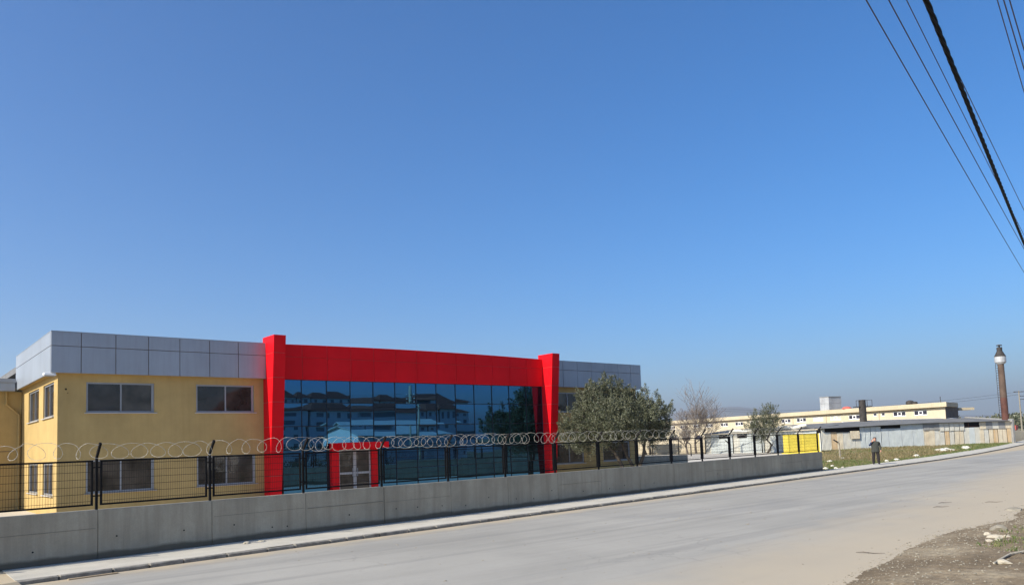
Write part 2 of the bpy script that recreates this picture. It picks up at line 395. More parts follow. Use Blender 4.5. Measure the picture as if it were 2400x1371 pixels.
# bent arm towards the street (local -y)
m.hexa([(-.024,-.03,1.19),(.024,-.03,1.19),(.024,.03,1.19),(-.024,.03,1.19),(-.024,-.29,1.50),(.024,-.29,1.50),(.024,-.235,1.535),(-.024,-.235,1.535)])
post_me = m.mesh('post', M['black'])
for s in posts: link('post', post_me, fence, WP(s, -0.12, 1.095), WA)
hw = SP/2 - 0.075; z0, z1 = 0.10, 1.13
m = MB()
m.box(-hw, hw, -.018, .018, z0, z0+.04); m.box(-hw, hw, -.018, .018, z1-.04, z1)
m.box(-hw, -hw+.04, -.017, .017, z0+.04, z1-.04); m.box(hw-.04, hw, -.017, .017, z0+.04, z1-.04)
for sx in (-1, 1):
    for zz in (0.3, 0.95): m.box(min(sx*hw, sx*(hw+.055)), max(sx*hw, sx*(hw+.055)), -.012, .012, zz, zz+.03)
frame_me = m.mesh('panel_frame', M['black'])
m = MB(); n = 46
def rod(m, a, b, r=0.0032):
    a = Vector(a); b = Vector(b); d = (b-a).normalized(); u = Vector((0,1,0)); q = d.cross(u)
    vs = [a+u*r, a+q*r, a-u*r, a-q*r, b+u*r, b+q*r, b-u*r, b-q*r]
    m.add(vs, [(0,1,5,4),(1,2,6,5),(2,3,7,6),(3,0,4,7)])
for k in range(n): x = -hw + .05 + (2*hw-.1) * k/(n-1); rod(m, (x,0,z0+.03), (x,0,z1-.03), 0.0028)
for k in range(6): z = z0 + .1 + (z1-z0-.2) * k/5; rod(m, (-hw+.03,.006,z), (hw-.03,.006,z), 0.0045)
mesh_me = m.mesh('wire_mesh', M['black'])
for s in posts[:-1]:
    f = link('panel_frame', frame_me, fence, WP(s + SP/2, -0.12, 1.1), WA)
    link('wire_mesh', mesh_me, f, WP(s + SP/2, -0.12, 1.1), WA)
# razor wire coil
m = MB(); path = []; s = 0.0; th = 0.0; barbs = []
R2 = random.Random(3)
pitch = 0.42; Rr = 0.19; phase = 0
s = posts[3] - 5.0
while s < 41.5:
    n = 22
    if s < 9: pt = R2.choice((0.44, 0.50, 0.40, 0.46))
    elif s < 21: pt = R2.choice((0.34, 0.44, 0.50, 0.26, 0.16))
    else: pt = R2.choice((0.30, 0.45, 0.6, 0.7))
    rx = Rr * R2.uniform(0.85, 1.12); rz = (0.185 if s < 27 else 0.16) * R2.uniform(0.78, 1.12); oy = R2.uniform(-.06, .06)
    lean = R2.uniform(0.09, 0.27); sag = R2.uniform(-.04, .02); skew = R2.uniform(-.05, .05)
    for k in range(n):
        a = 2*math.pi*k/n
        ss = s + pt*k/n + lean*math.sin(a) + skew*math.cos(a)
        path.append(WP(ss, 0.02 + oy + rx*.8*math.sin(a), 2.27 + 0.185 + sag*math.sin(a/2) - .18*abs(math.sin(a/2))*(.19 - rz)/.19 + rz*math.cos(a)))
    s += pt
# smooth
sm = [path[0]] + [(path[i-1] + path[i]*2 + path[i+1]) / 4 for i in range(1, len(path)-1)] + [path[-1]]
m.tube(sm, 0.0038, 5)
for i in range(1, len(sm) - 1, 3):
    d = (sm[i+1] - sm[i-1]).normalized(); u = d.orthogonal().normalized(); v = d.cross(u)
    for q in (u, v):
        c = sm[i]; m.add([c - q*.013 - d*.006, c + q*.013 - d*.003, c + q*.013 + d*.003, c - q*.013 + d*.006], [(0,1,2,3)])
tag(m.build('razor_wire', M['galv']), 'loose silver razor wire coil strung along the top of the black fence', 'razor wire')

# ------------------------------------------------------------------ office building
YF = 34.0
B = thing('office_building', (22.9, 40, 0), 'two storey yellow office building with grey fascia, red frame and blue mirror glass front', 'building')
def opening_wall(mb, u0, u1, z0, z1, ops, P, depth):
    """P(u, d, z) -> point; front face at d=0, back at d=depth"""
    us = sorted({u0, u1, *[a for o in ops for a in o[:2]]}); zs = sorted({z0, z1, *[a for o in ops for a in o[2:]]})
    inside = lambda u, z: any(o[0] < u < o[1] and o[2] < z < o[3] for o in ops)
    for a, b in zip(us, us[1:]):
        for c, d in zip(zs, zs[1:]):
            if not inside((a+b)/2, (c+d)/2):
                mb.add([P(a,0,c), P(b,0,c), P(b,0,d), P(a,0,d)], [(0,1,2,3)])
    for (a, b, c, d) in ops:
        mb.add([P(a,0,c),P(a,depth,c),P(a,depth,d),P(a,0,d)], [(0,1,2,3)]); mb.add([P(b,0,c),P(b,depth,c),P(b,depth,d),P(b,0,d)], [(3,2,1,0)])
        mb.add([P(a,0,c),P(b,0,c),P(b,depth,c),P(a,depth,c)], [(0,1,2,3)]); mb.add([P(a,0,d),P(b,0,d),P(b,depth,d),P(a,depth,d)], [(3,2,1,0)])
YW, XW, XE, YB = 34.33, 5.65, 40.22, 58.0
front_ops_l = [(6.65,9.22,4.12,5.36),(10.94,13.52,4.12,5.36),(6.66,9.22,0.89,2.22),(10.96,13.56,0.90,2.22)]
front_ops_r = [(32.42,34.98,4.12,5.36),(36.74,39.4,4.12,5.36),(32.42,34.98,0.89,2.16),(36.74,39.4,0.90,2.16)]
side_ops = [(35.15,37.55,4.02,5.42),(38.65,41.42,4.02,5.42),(35.2,37.5,0.83,2.15),(38.7,41.3,0.83,2.15)]
PF = lambda u, d, z: (u, YW + d, z); PS = lambda u, d, z: (XW + d, u, z)
m = MB()
opening_wall(m, XW, 14.4, -0.1, 5.95, front_ops_l, PF, 0.16)
opening_wall(m, 31.5, XE, -0.1, 5.95, front_ops_r, PF, 0.16)
m2 = MB(); opening_wall(m2, YW, YB, -0.1, 5.95, side_ops, PS, 0.16)
m.v_off = 0
m.add(m2.v, [tuple(reversed(f)) for f in m2.f])
m.add([(XE,YW,-.1),(XE,YB,-.1),(XE,YB,5.95),(XE,YW,5.95)], [(0,1,2,3)])
m.add([(XW,YB,-.1),(XE,YB,-.1),(XE,YB,5.95),(XW,YB,5.95)], [(3,2,1,0)])
m.build('wall', M['yellow'], B)
m = MB(); m.box(XW+0.3, XE-0.3, YW+0.6, YB-.3, -0.05, 5.9); m.build('core', M['dark'], B)
m = MB(); m.box(5.45, 40.4, 34.45, YB-.1, 6.6, 6.9); m.build('roof', M['roof_dark'], B)
m = MB(); m.box(5.42, 14.6, 34.09, 34.325, 5.70, 5.73); m.box(31.4, 40.42, 34.09, 34.325, 5.70, 5.73); m.box(5.42, 5.645, 34.325, 43.2, 5.70, 5.73); m.build('soffit', M['soffit'], B)
def window(P, a, b, c, d, dirx, panes=2, sill=True, fw=0.07, fd=0.10):
    """window in an opening; P(u, depth, z)"""
    W = MB()
    def bx(mb, u0, u1, d0, d1, z0_, z1_):
        q = [P(u0,d0,z0_),P(u1,d0,z0_),P(u1,d1,z0_),P(u0,d1,z0_),P(u0,d0,z1_),P(u1,d0,z1_),P(u1,d1,z1_),P(u0,d1,z1_)]
        mb.hexa(q)
    bx(W, a+.002, b-.002, fd-.05, fd+.03, c+.002, c+fw); bx(W, a+.002, b-.002, fd-.05, fd+.03, d-fw, d-.002)
    bx(W, a+.003, a+fw, fd-.048, fd+.028, c+fw, d-fw); bx(W, b-fw*1.5, b-.003, fd-.048, fd+.028, c+fw, d-fw)
    o = W.build('window', M['alu'], B)
    for k in range(1, panes):
        u = a + (b-a)*k/panes; q = MB(); bx(q, u-.028, u+.028, fd-.046, fd+.02, c+fw, d-fw); q.build('window_mullion', M['alu'], o)
    for k in range(panes):
        u0 = a + (b-a)*k/panes + .03; u1 = a + (b-a)*(k+1)/panes - .03
        q = MB(); q.add([P(u0,fd,c+.03),P(u1,fd,c+.03),P(u1,fd+R_.uniform(-.004,.004),d-.03),P(u0,fd+R_.uniform(-.004,.004),d-.03)], [(0,1,2,3) if dirx else (3,2,1,0)])
        q.build('pane', M[R_.choice(('win_glass', 'win_glass_b'))], o)
    if sill:
        q = MB(); bx(q, a-.06, b+.10, -.07, fd-.055, c-.035, c-.001); q.build('sill', M['sill'], o)
for o in front_ops_l + front_ops_r: window(PF, *o, True)
for o in side_ops: window(PS, *o, False)
# fascia panels
ZJ = 6.73; ZB, ZT = 5.67, 7.29
def fpanel(x0, x1, y0, y1, z0, z1, mt, name='fascia_panel'):
    m = MB(); m.box(x0, x1, y0, y1, z0, z1); return m.build(name, mt, B, bevel=0.006)
gj = [5.35, 6.40, 7.655, 8.905, 10.16, 11.42, 12.69, 14.1]
gj2 = [31.6, 33.06, 34.33, 35.61, 36.90, 38.18, 39.44, 40.5]
for J in (gj, gj2):
    for a, b in zip(J, J[1:]):
        e = R_.uniform(-.003, .003)
        fpanel(a+.013, b-.013, YF+e, YF+.06+e, ZB, ZJ-.011, M['grey_panel']); fpanel(a+.013, b-.013, YF-e, YF+.06-e, ZJ+.011, ZT, M['grey_panel'])
sj = [34.07, 36.4, 38.7, 41.0, 43.25]
for a, b in zip(sj, sj[1:]):
    fpanel(5.352, 5.412, a+.006, b-.006, ZB, ZJ-.011, M['grey_panel']); fpanel(5.352, 5.412, a+.006, b-.006, ZJ+.011, ZT, M['grey_panel'])
    fpanel(40.44, 40.5, a+.006, b-.006, ZB, ZJ-.011, M['grey_panel']); fpanel(40.44, 40.5, a+.006, b-.006, ZJ+.011, ZT, M['grey_panel'])
for q_ in ((5.39, 14.3, YF+.03, YF+.09), (31.5, 40.46, YF+.03, YF+.09), (5.39, 5.45, YF+.1, 43.2), (40.40, 40.46, YF+.1, 43.2)):
    m = MB(); m.box(*q_, ZB+.02, ZT-.02); m.build('fascia_backing', M['joint'], B)
for q_ in ((5.35, 14.0, YF-.005, YF+.5), (31.8, 40.5, YF-.005, YF+.5), (5.345, 5.8, YF+.505, 43.2)):
    m = MB(); m.box(*q_, ZT+.002, ZT+.03); m.build('coping', M['grey_panel'], B)
# red header
MU = [14.77, 15.73, 17.03, 18.31, 19.61, 20.90, 22.20, 23.49, 24.78, 26.07, 27.36, 28.65, 29.97, 31.26]
for a, b in zip(MU, MU[1:]):
    e = R_.uniform(-.003, .003)
    arch = lambda x: 0.085 * (1 - ((x - 23.0) / 8.3) ** 2)
    fpanel(a+.010, b-.010, YF-.06+e, YF+.0+e, ZB-.01, ZJ-.008, M['red_panel'], 'red_panel')
    m = MB(); p_, q_ = a+.010, b-.010; y0_, y1_ = YF-.06-e, YF-e
    m.hexa([(p_,y0_,ZJ+.006),(q_,y0_,ZJ+.006),(q_,y1_,ZJ+.006),(p_,y1_,ZJ+.006),(p_,y0_,ZT+.02+arch(p_)),(q_,y0_,ZT+.02+arch(q_)),(q_,y1_,ZT+.02+arch(q_)),(p_,y1_,ZT+.02+arch(p_))]); m.build('red_panel', M['red_panel'], B, bevel=0.006)
m = MB(); m.box(14.5, 31.5, YF-.035, YF+.3, ZB, ZT+.01); m.build('header_backing', M['joint_red'], B)
# leaning red pillars (deeper at the top), each of stacked cladding panels
def pillar(xa, xb):
    o = None; zs = [-0.1, 1.18, 2.30, 3.42, 4.55, 5.66, 6.78, 7.60]
    yf = lambda z: 33.70 - 0.0915 * z
    core = MB(); core.hexa([(xa+.02,yf(-.1)+.02,-.1),(xb-.02,yf(-.1)+.02,-.1),(xb-.02,34.29,-.1),(xa+.02,34.29,-.1),(xa+.02,yf(7.58)+.02,7.58),(xb-.02,yf(7.58)+.02,7.58),(xb-.02,34.29,7.58),(xa+.02,34.29,7.58)])
    o = core.build('pillar', M['joint_red'], B)
    for a, b in zip(zs, zs[1:]):
        q = MB(); a2, b2 = a + .010, b - .010
        q.hexa([(xa,yf(a2),a2),(xb,yf(a2),a2),(xb,34.3,a2),(xa,34.3,a2),(xa,yf(b2),b2),(xb,yf(b2),b2),(xb,34.3,b2),(xa,34.3,b2)])
        q.build('cladding_panel', M['red_panel'], o, bevel=0.006)
pillar(13.95, 14.52); pillar(31.27, 31.86)
# curtain wall
ROWS = [0.10, 1.215, 2.33, 3.445, 4.56, 5.66]; YG = 34.10
def pane_mesh(wd, ht, bx, by, tx, tz):
    n = 7; vs = []
    for j in range(n + 1):
        for i in range(n + 1):
            u, v = i/n*2-1, j/n*2-1
            y = -(bx*(1-u*u) + by*(1-v*v)) + tx*u + tz*v
            vs.append((u*wd/2, y, v*ht/2))
    fs = [(j*(n+1)+i, j*(n+1)+i+1, (j+1)*(n+1)+i+1, (j+1)*(n+1)+i) for j in range(n) for i in range(n)]
    return MB().add(vs, fs).mesh('pane', M['mirror'], True)
R3 = random.Random(11)
cw = thing_cw = None
for ci, (a, b) in enumerate(zip(MU, MU[1:])):
    for ri, (c, d) in enumerate(zip(ROWS, ROWS[1:])):
        if 16.9 < (a+b)/2 < 19.7 and d < 2.4: continue
        me = pane_mesh(b-a-.03, d-c-.03, R3.uniform(-.0045,.0055), R3.uniform(-.001,.0062), R3.uniform(-.002,.002), R3.uniform(-.002,.002))
        link('glass_pane', me, B, ((a+b)/2, YG, (c+d)/2))
for x in MU[:]:
    segs = [(0, 5.66)] if not 16.9 < x < 19.7 else [(2.31, 5.66)]
    for z0_, z1_ in segs:
        m = MB(); m.box(x-.017, x+.017, YG-.03, YG+.06, z0_, z1_); m.build('mullion', M['mullion'], B)
for z in ROWS:
    segs = [(14.8, 31.25)] if z > 2.35 or abs(z-2.33) < .02 else [(14.8, 17.03), (19.6, 31.25)]
    for a, b in segs:
        m = MB(); m.box(a, b, YG-.03, YG+.055, z-.017, z+.017); m.build('transom', M['mullion'], B)
m = MB(); m.box(14.5, 31.4, YG+.07, YG+.1, 0, 5.68); m.build('curtain_backing', M['mullion'], B)
m = MB(); m.box(14.5, 31.4, YG-.2, YG+.1, -.1, 0.075); m.build('plinth', M['mullion'], B)
# entrance: red portal and door
E_ = B
for (xa, xb) in ((17.12, 17.50), (19.30, 19.64)):
    m = MB(); m.box(xa, xb, 33.80, 34.06, -.1, 2.60); m.build('portal_jamb', M['red_panel'], E_, bevel=0.006)
m = MB(); m.box(17.51, 19.29, 33.81, 34.06, 2.27, 2.59); m.build('portal_lintel', M['red_panel'], E_, bevel=0.006)
m = MB(); m.box(17.42, 19.95, 33.22, 33.79, 2.31, 2.605); m.build('canopy', M['red_panel'], E_, bevel=0.006)
m = MB(); m.add([(17.0,34.09,0),(19.7,34.09,0),(19.7,34.09,2.32),(17.0,34.09,2.32)], [(0,1,2,3)]); m.build('portal_back', M['mullion'], E_)
for k, (xa, xb) in enumerate(((17.51, 18.40), (18.40, 19.29))):
    m = MB(); y0_, y1_ = 33.92, 33.98
    m.box(xa+.004, xa+.08, y0_, y1_, .02, 2.26); m.box(xb-.08, xb-.004, y0_, y1_, .02, 2.26)
    for z_, h_ in ((.02, .12), (1.06, .10), (2.17, .09)): m.box(xa+.08, xb-.08, y0_+.002, y1_-.002, z_, z_+h_)
    d_ = m.build('door', M['white_alu'], E_)
    q = MB(); q.add([(xa+.075,33.955,.1),(xb-.075,33.955,.1),(xb-.075,33.95,2.2),(xa+.075,33.95,2.2)], [(0,1,2,3)]); q.build('pane', M['win_glass'], d_)
    q = MB(); hx = xb-.13 if k == 0 else xa+.13; q.bar((hx,33.89,.95), (hx,33.89,1.35), .025); q.build('handle', M['alu'], d_)
# lamps at the fascia corners
def floodlight(x, y, label, sx):
    L = thing('floodlight', (x, y, 5.66), label, 'light')
    m = MB(); m.hexa([(x-.24,y-.2,5.56),(x+.2,y-.2,5.56),(x+.2,y+.12,5.58),(x-.24,y+.12,5.58),(x-.22,y-.17,5.67),(x+.17,y-.17,5.67),(x+.17,y+.1,5.68),(x-.22,y+.1,5.68)])
    m.build('housing', M['white'], L, bevel=0.02)
    m = MB(); m.box(x-.2, x+.16, y-.16, y+.09, 5.535, 5.557); m.build('lens', M['alu'], L)
    m = MB(); m.bar((x+.02,y+.05,5.66),(x+.1*sx,y+.2,5.72),.05); m.build('bracket', M['alu'], L)
floodlight(5.36, 34.22, 'white floodlight under the left corner of the grey fascia', 1)
floodlight(40.85, 34.1, 'white floodlight at the far right end of the grey fascia', -1)
# wall details: small vent dots
m = MB(); m.tube([(5.93,YW-.02,5.05),(5.93,YW+.02,5.05)], .035, 10); m.build('wall_vent', M['dark'], B)
m = MB(); m.tube([(6.0,YW-.015,4.9),(6.0,YW+.02,4.9)], .018, 8); m.build('wall_vent', M['dark'], B)

# left annex
A = thing('annex_building', (-6, 47, 0), 'yellow annex with grey metal eave at the far left behind the offices', 'building')
m = MB(); m.box(-30, 5.63, 43.4, 60, -.1, 5.62); m.build('wall', M['yellow'], A)
m = MB(); m.hexa([(-30.5,42.9,5.62),(5.30,42.9,5.62),(5.30,60,5.62),(-30.5,60,5.62),(-30.5,42.9,6.12),(5.30,42.9,6.12),(5.30,60,6.5),(-30.5,60,6.5)]); m.build('eave', M['grey_panel'], A, bevel=.01)
m = MB(); m.box(-30.5, 5.32, 42.82, 42.895, 6.02, 6.20); m.build('gutter', M['alu'], A)
m = MB(); m.tube([(5.0,43.3,5.6),(5.0,43.3,5.0),(5.52,43.3,4.5),(5.52,43.3,0)], .055, 8); m.build('downpipe', M['yellow'], A)
m = MB(); m.box(-30, 5.3, 43.38, 43.396, 2.75, 2.78); m.build('render_groove', M['joint'], A)

# shaded low wall right of the offices
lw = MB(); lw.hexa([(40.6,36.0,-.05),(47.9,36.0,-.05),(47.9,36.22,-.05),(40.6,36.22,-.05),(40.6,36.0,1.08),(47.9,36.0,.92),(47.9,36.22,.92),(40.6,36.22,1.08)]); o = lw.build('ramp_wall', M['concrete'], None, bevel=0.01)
tag(o, 'short grey wall in shadow beside the right end of the offices', 'wall')

# ------------------------------------------------------------------ trees
def leaf_cloud(mb, lobes, nclump, per, rnd, ll=0.10, lw=0.034, spread=0.3, up=0.75):
    tot = sum(l[1][0]*l[1][1]*l[1][2] for l in lobes)
    for c, r, *w in lobes:
        k = int(nclump * (r[0]*r[1]*r[2]/tot) * (w[0] if w else 1))
        for _ in range(k):
            d = Vector((rnd.gauss(0,1), rnd.gauss(0,1), rnd.gauss(0,1))).normalized()
            q = rnd.random() ** 0.42
            bump = 1 + 0.16 * mnoise.noise(d * 2.3 + Vector(c))
            p = Vector((c[0] + d.x*r[0]*q*bump, c[1] + d.y*r[1]*q*bump, c[2] + d.z*r[2]*q*bump))
            sd_ = (d * 0.6 + Vector((0,0,up)) + Vector((rnd.uniform(-.5,.5), rnd.uniform(-.5,.5), rnd.uniform(-.2,.4)))).normalized()
            L = spread * rnd.uniform(0.6, 1.5)
            for _ in range(per):
                t = rnd.random()
                b = p + sd_ * (t - 0.3) * L * 1.5 + Vector((rnd.gauss(0,1), rnd.gauss(0,1), rnd.gauss(0,1))) * (0.10 * (1.2 - t))
                ld = (sd_ * 0.8 + Vector((rnd.gauss(0,1), rnd.gauss(0,1), rnd.gauss(0,.8))) * 0.6).normalized()
                sdv = ld.orthogonal().normalized(); sdv.rotate(Matrix.Rotation(rnd.uniform(0, 6.28), 3, ld))
                l = ll * rnd.uniform(0.7, 1.3); w2 = lw * 0.5 * rnd.uniform(0.8, 1.2)
                mb.add([b, b + ld*l*.45 + sdv*w2, b + ld*l, b + ld*l*.45 - sdv*w2], [(0,1,2,3)])
def limb(p0, p1, r0, r1, rnd, n=6, wob=0.08):
    p0 = Vector(p0); p1 = Vector(p1); pts = []; L = (p1-p0).length
    for i in range(n+1):
        t = i/n; q = p0.lerp(p1, t)
        if 0 < i < n: q += Vector((rnd.uniform(-1,1), rnd.uniform(-1,1), rnd.uniform(-.4,.4))) * wob * L * 0.6
        pts.append(q)
    return pts, [r0 + (r1-r0)*i/n for i in range(n+1)]
def olive(name, base, trunks, lobes, label, nclump, per, seed, ll=0.10, lw=0.034, spread=0.3):
    rnd = random.Random(seed); T = thing(name, base, label, 'tree', 'olive trees in and beyond the yard')
    m = MB(); ends = []
    for path, r0 in trunks:
        n = len(path); rr = [r0 * (1 - 0.55*i/(n-1)) for i in range(n)]
        m.tube(path, rr, 8); ends.append((Vector(path[-1]), rr[-1]))
    for c, r, *w in lobes:
        for _ in range(5):
            e, er = min(ends, key=lambda q: (q[0] - Vector(c)).length)
            d = Vector((rnd.uniform(-1,1)*r[0], rnd.uniform(-1,1)*r[1], rnd.uniform(-.5,.9)*r[2])) * 0.85
            pts, rr = limb(e, Vector(c) + d, er*.6, 0.012, rnd); m.tube(pts, rr, 5)
    m.build('trunk', M['bark'], T, smooth=True)
    m = MB(); leaf_cloud(m, lobes, nclump, per, rnd, ll, lw, spread); m.build('crown', M['olive'], T)
    return T
# tree plane axes: a = to the right in view, b = away
ta = Vector((0.764, -0.644, 0)); tb = Vector((0.645, 0.760, 0))
def TP(c, a, b, z): v = Vector(c) + ta*a + tb*b; return (v.x, v.y, z)
TC = (33.6, 30.1, 0)
olive('olive_tree', TC,
      [([TP(TC,.30,0,-.05), TP(TC,.12,.02,.7), TP(TC,-.25,.05,1.5), TP(TC,-.75,.1,2.1), TP(TC,-1.2,.1,2.9)], .13),
       ([TP(TC,.75,.1,-.05), TP(TC,.80,.1,.6), TP(TC,.45,.2,1.3), TP(TC,.2,.2,2.1), TP(TC,-.1,.3,3.4)], .12),
       ([TP(TC,.85,0,-.05), TP(TC,1.1,0,.6), TP(TC,1.4,.05,1.3), TP(TC,1.5,.1,2.0), TP(TC,1.9,.1,3.2)], .13)],
      [(TP(TC,-1.25,0,4.35), (1.15,1.2,1.25)), (TP(TC,-.35,.2,4.85), (.9,1.0,1.0)), (TP(TC,-2.35,.1,3.15), (.95,1.1,1.15)), (TP(TC,-1.2,-.5,2.9), (1.2,1.0,1.15)),
       (TP(TC,-.2,.3,3.4), (1.0,1.0,1.2), .8), (TP(TC,1.65,.1,4.0), (.85,1.0,1.15)), (TP(TC,2.45,.1,3.55), (.7,.8,.9)), (TP(TC,1.5,-.2,2.9), (1.1,1.0,.95)), (TP(TC,.75,.2,4.1), (1.05,1.0,1.15), 1.0), (TP(TC,.5,.0,2.9), (1.0,.9,.9), 1.0), (TP(TC,-2.7,.0,2.4), (.6,.8,.6)), (TP(TC,-.6,.0,1.75), (.5,.5,.45), .8), (TP(TC,2.3,.0,2.5), (.9,.8,.8)), (TP(TC,-.7,-1.9,3.5), (1.2,1.2,1.3), .8), (TP(TC,.7,1.7,3.7), (1.2,1.2,1.3), .8), (TP(TC,-1.3,1.5,3.9), (1.1,1.1,1.2), .7), (TP(TC,.9,-1.7,3.2), (1.0,1.1,1.1), .7), (TP(TC,-1.9,.0,2.0), (1.0,.9,.6), .8)],
      'big grey green olive tree with forked trunk before the right end of the offices', 1050, 118, 5, .11, .038, .42)
T2 = (88.0, 73.2, 0)
olive('olive_tree', T2,
      [([TP(T2,-.3,0,-.05), TP(T2,-.6,0,.8), TP(T2,-.9,.1,1.6), TP(T2,-.4,0,2.6)], .16), ([TP(T2,.3,0,-.05), TP(T2,.2,0,1.0), TP(T2,.5,0,2.6)], .2)],
      [(TP(T2,0,0,4.0), (2.6,2.4,1.7)), (TP(T2,1.6,0,3.3), (1.6,1.4,1.2)), (TP(T2,-1.2,0,3.6), (1.6,1.5,1.3))],
      'distant olive tree behind the fence, half hidden by the big olive tree', 520, 40, 8, .16, .06, .45)
T3 = (84.2, 51.2, 0)
olive('olive_tree', T3,
      [([TP(T3,-.15,0,-.05), TP(T3,.25,0,.55), TP(T3,.4,0,1.0), TP(T3,-.1,0,1.6), TP(T3,-.6,0,2.2)], .14), ([TP(T3,.35,0,.8), TP(T3,.62,0,1.05), TP(T3,.6,0,1.3)], .09), ([TP(T3,-.1,0,1.6), TP(T3,.5,.2,2.6), TP(T3,.7,.2,3.4)], .09)],
      [(TP(T3,-1.2,0,3.9), (1.0,1.1,1.3)), (TP(T3,.5,.1,4.7), (1.1,1.1,1.3)), (TP(T3,-.5,0,3.0), (1.5,1.4,1.2)), (TP(T3,1.0,0,3.2), (1.0,1.0,1.3)), (TP(T3,-2.1,0,3.0), (.8,.9,.7)), (TP(T3,-.9,-.1,1.9), (1.2,1.0,.7))],
      'small olive tree with a crooked trunk in the yard before the blue sheds', 420, 40, 12, .14, .05, .4)
# bare trees
def bare_tree(base, h, lean, seed, label, r0, spread):
    rnd = random.Random(seed); T = thing('bare_tree', base, label, 'tree', 'leafless trees at the far side of the yard')
    m = MB(); tw = MB()
    def grow(p, d, L, r, lev):
        n = 4; pts = [p]; q = p.copy(); dd = d.copy()
        for i in range(n):
            dd = (dd + Vector((rnd.uniform(-1,1), rnd.uniform(-1,1), rnd.uniform(-.2,.7))) * 0.16).normalized()
            q = q + dd * L / n; pts.append(q.copy())
        rr = [max(.013, r * (1 - 0.5*i/n)) for i in range(n+1)]
        (m if lev < 2 else tw).tube(pts, rr, 6 if lev < 2 else 3, caps=False)
        if lev >= 5: return
        kids = (6, 5, 4, 3, 3)[lev]
        for k in range(kids):
            t = rnd.uniform(0.3, 1.0) if k else 1.0
            i = min(n, max(1, int(round(t*n)))); a = rnd.uniform(0, 6.28)
            side = Vector((math.cos(a), math.sin(a), rnd.uniform(-.1,.5))) * (spread if k else spread*.35)
            nd = (dd + side).normalized()
            grow(pts[i].copy(), nd, L * rnd.uniform(0.6, 0.92), rr[i] * (.75 if k == 0 else .55), lev + 1)
    grow(Vector(base), Vector((lean[0], lean[1], 1)).normalized(), h * .30, r0, 0)
    m.build('trunk', M['twig'], T, smooth=True); tw.build('twigs', M['twig'], T)
bare_tree((85.6, 62.9, -.05), 9.2, (.03, .0), 21, 'tall leafless tree with upright trunk before the cream building', .17, .95)
bare_tree((84.6, 63.6, -.05), 6.0, (-.05, .04), 33, 'shorter leafless tree leaning left beside the tall bare one', .14, .85)

# ------------------------------------------------------------------ metal sheds
M['sheet_blue'] = mat('pale_blue_sheet', (0.53, 0.57, 0.56), 0.6, metal=0.1, var=0.08, streak=0.25, stains=(0.42, 0.42, 0.38))
M['sheet_pale'] = mat('pale_zinc_sheet', (0.60, 0.59, 0.52), 0.6, metal=0.1, var=0.12, streak=0.4, stains=(0.45, 0.38, 0.26))
M['sheet_tan'] = mat('tan_weathered_sheet', (0.60, 0.54, 0.41), 0.7, var=0.15, streak=0.5, stains=(0.52, 0.36, 0.20))
M['sheet_rust'] = mat('rusty_sheet', (0.54, 0.39, 0.22), 0.85, var=0.2, streak=0.7, stains=(0.60, 0.54, 0.42))
M['sheet_grey'] = mat('dull_grey_sheet', (0.27, 0.27, 0.26), 0.7, var=0.15, streak=0.3)
M['roof_sheet'] = mat('grey_cement_roof', (0.155, 0.155, 0.15), 0.9, var=0.25, scale=0.6)
M['rust_metal'] = mat('rust_brown_metal', (0.10, 0.042, 0.032), 0.85, var=0.3, scale=1.2, streak=0.4, stains=(0.10, 0.07, 0.05))
M['soot'] = mat('sooty_metal', (0.045, 0.04, 0.036), 0.8, var=0.3, scale=2)
M['cream'] = mat('cream_render', (0.55, 0.475, 0.335), 0.9, var=0.10, scale=0.4, streak=0.45, stains=(0.40, 0.36, 0.29))
M['cream_trim'] = mat('cream_parapet', (0.50, 0.425, 0.29), 0.9, var=0.10, scale=0.4, streak=0.25)
M['shaded_block'] = mat('shaded_stained_blockwork', (0.15, 0.125, 0.10), 0.95, var=0.3, scale=0.8, streak=0.5)  # shade of the end face painted in as a darker, stained wall colour
M['yellow_metal'] = mat('yellow_sheet_metal', (0.72, 0.58, 0.08), 0.65, var=0.07, streak=0.15)
M['zinc'] = mat('zinc_tank', (0.42, 0.43, 0.435), 0.55, metal=0.2, var=0.2, scale=0.8)
def frame_line(p0, p1):
    a = Vector((*p0, 0)); b = Vector((*p1, 0)); t = (b-a).normalized(); n = Vector((t.y, -t.x, 0))
    return (lambda s, o, z: tuple(a + t*s + n*o + Vector((0,0,z)))), (b-a).length, math.atan2(t.y, t.x)
def corrugated(w, h, mt, pitch=0.17, amp=0.025):
    n = max(4, int(w/pitch*2)); vs = []
    for i in range(n+1):
        y = amp if i % 2 else -amp; vs += [(w*i/n, y, 0), (w*i/n, y, h)]
    return MB().add(vs, [(2*i, 2*i+2, 2*i+3, 2*i+1) for i in range(n)]).mesh('sheet', mt)
SH, SL, SA = frame_line((87.79, 46.53), (115.4, 34.42))
shed = thing('metal_shed', SH(15, -3, 0), 'long patched shed of rusty and pale corrugated sheets behind the weeds', 'shed')
def eave(s): return 2.72 + 0.0155 * min(s, 15.7) - 0.004 * max(0, s - 15.7)
ZG = -0.25
cols = [(0.30, .85, ZG, 2.68, 'sheet_pale')]
def run(s0, s1, z0, z1, mats, w=0.9, jit=0.0):
    n = max(1, int(round((s1-s0)/w)))
    for k in range(n):
        a = s0 + (s1-s0)*k/n; b = s0 + (s1-s0)*(k+1)/n
        cols.append((a, b, z0, z1 + R_.uniform(-jit, jit), mats[k % len(mats)]))
run(.85, 6.0, ZG, 2.2, ['sheet_pale', 'sheet_rust', 'sheet_tan', 'sheet_pale', 'sheet_pale', 'sheet_pale'], .86, .05)
run(6.0, 9.2, ZG, 2.74, ['sheet_blue'], .8, 0)
run(9.2, 12.2, ZG, 2.44, ['sheet_blue'], 1.0, .01)
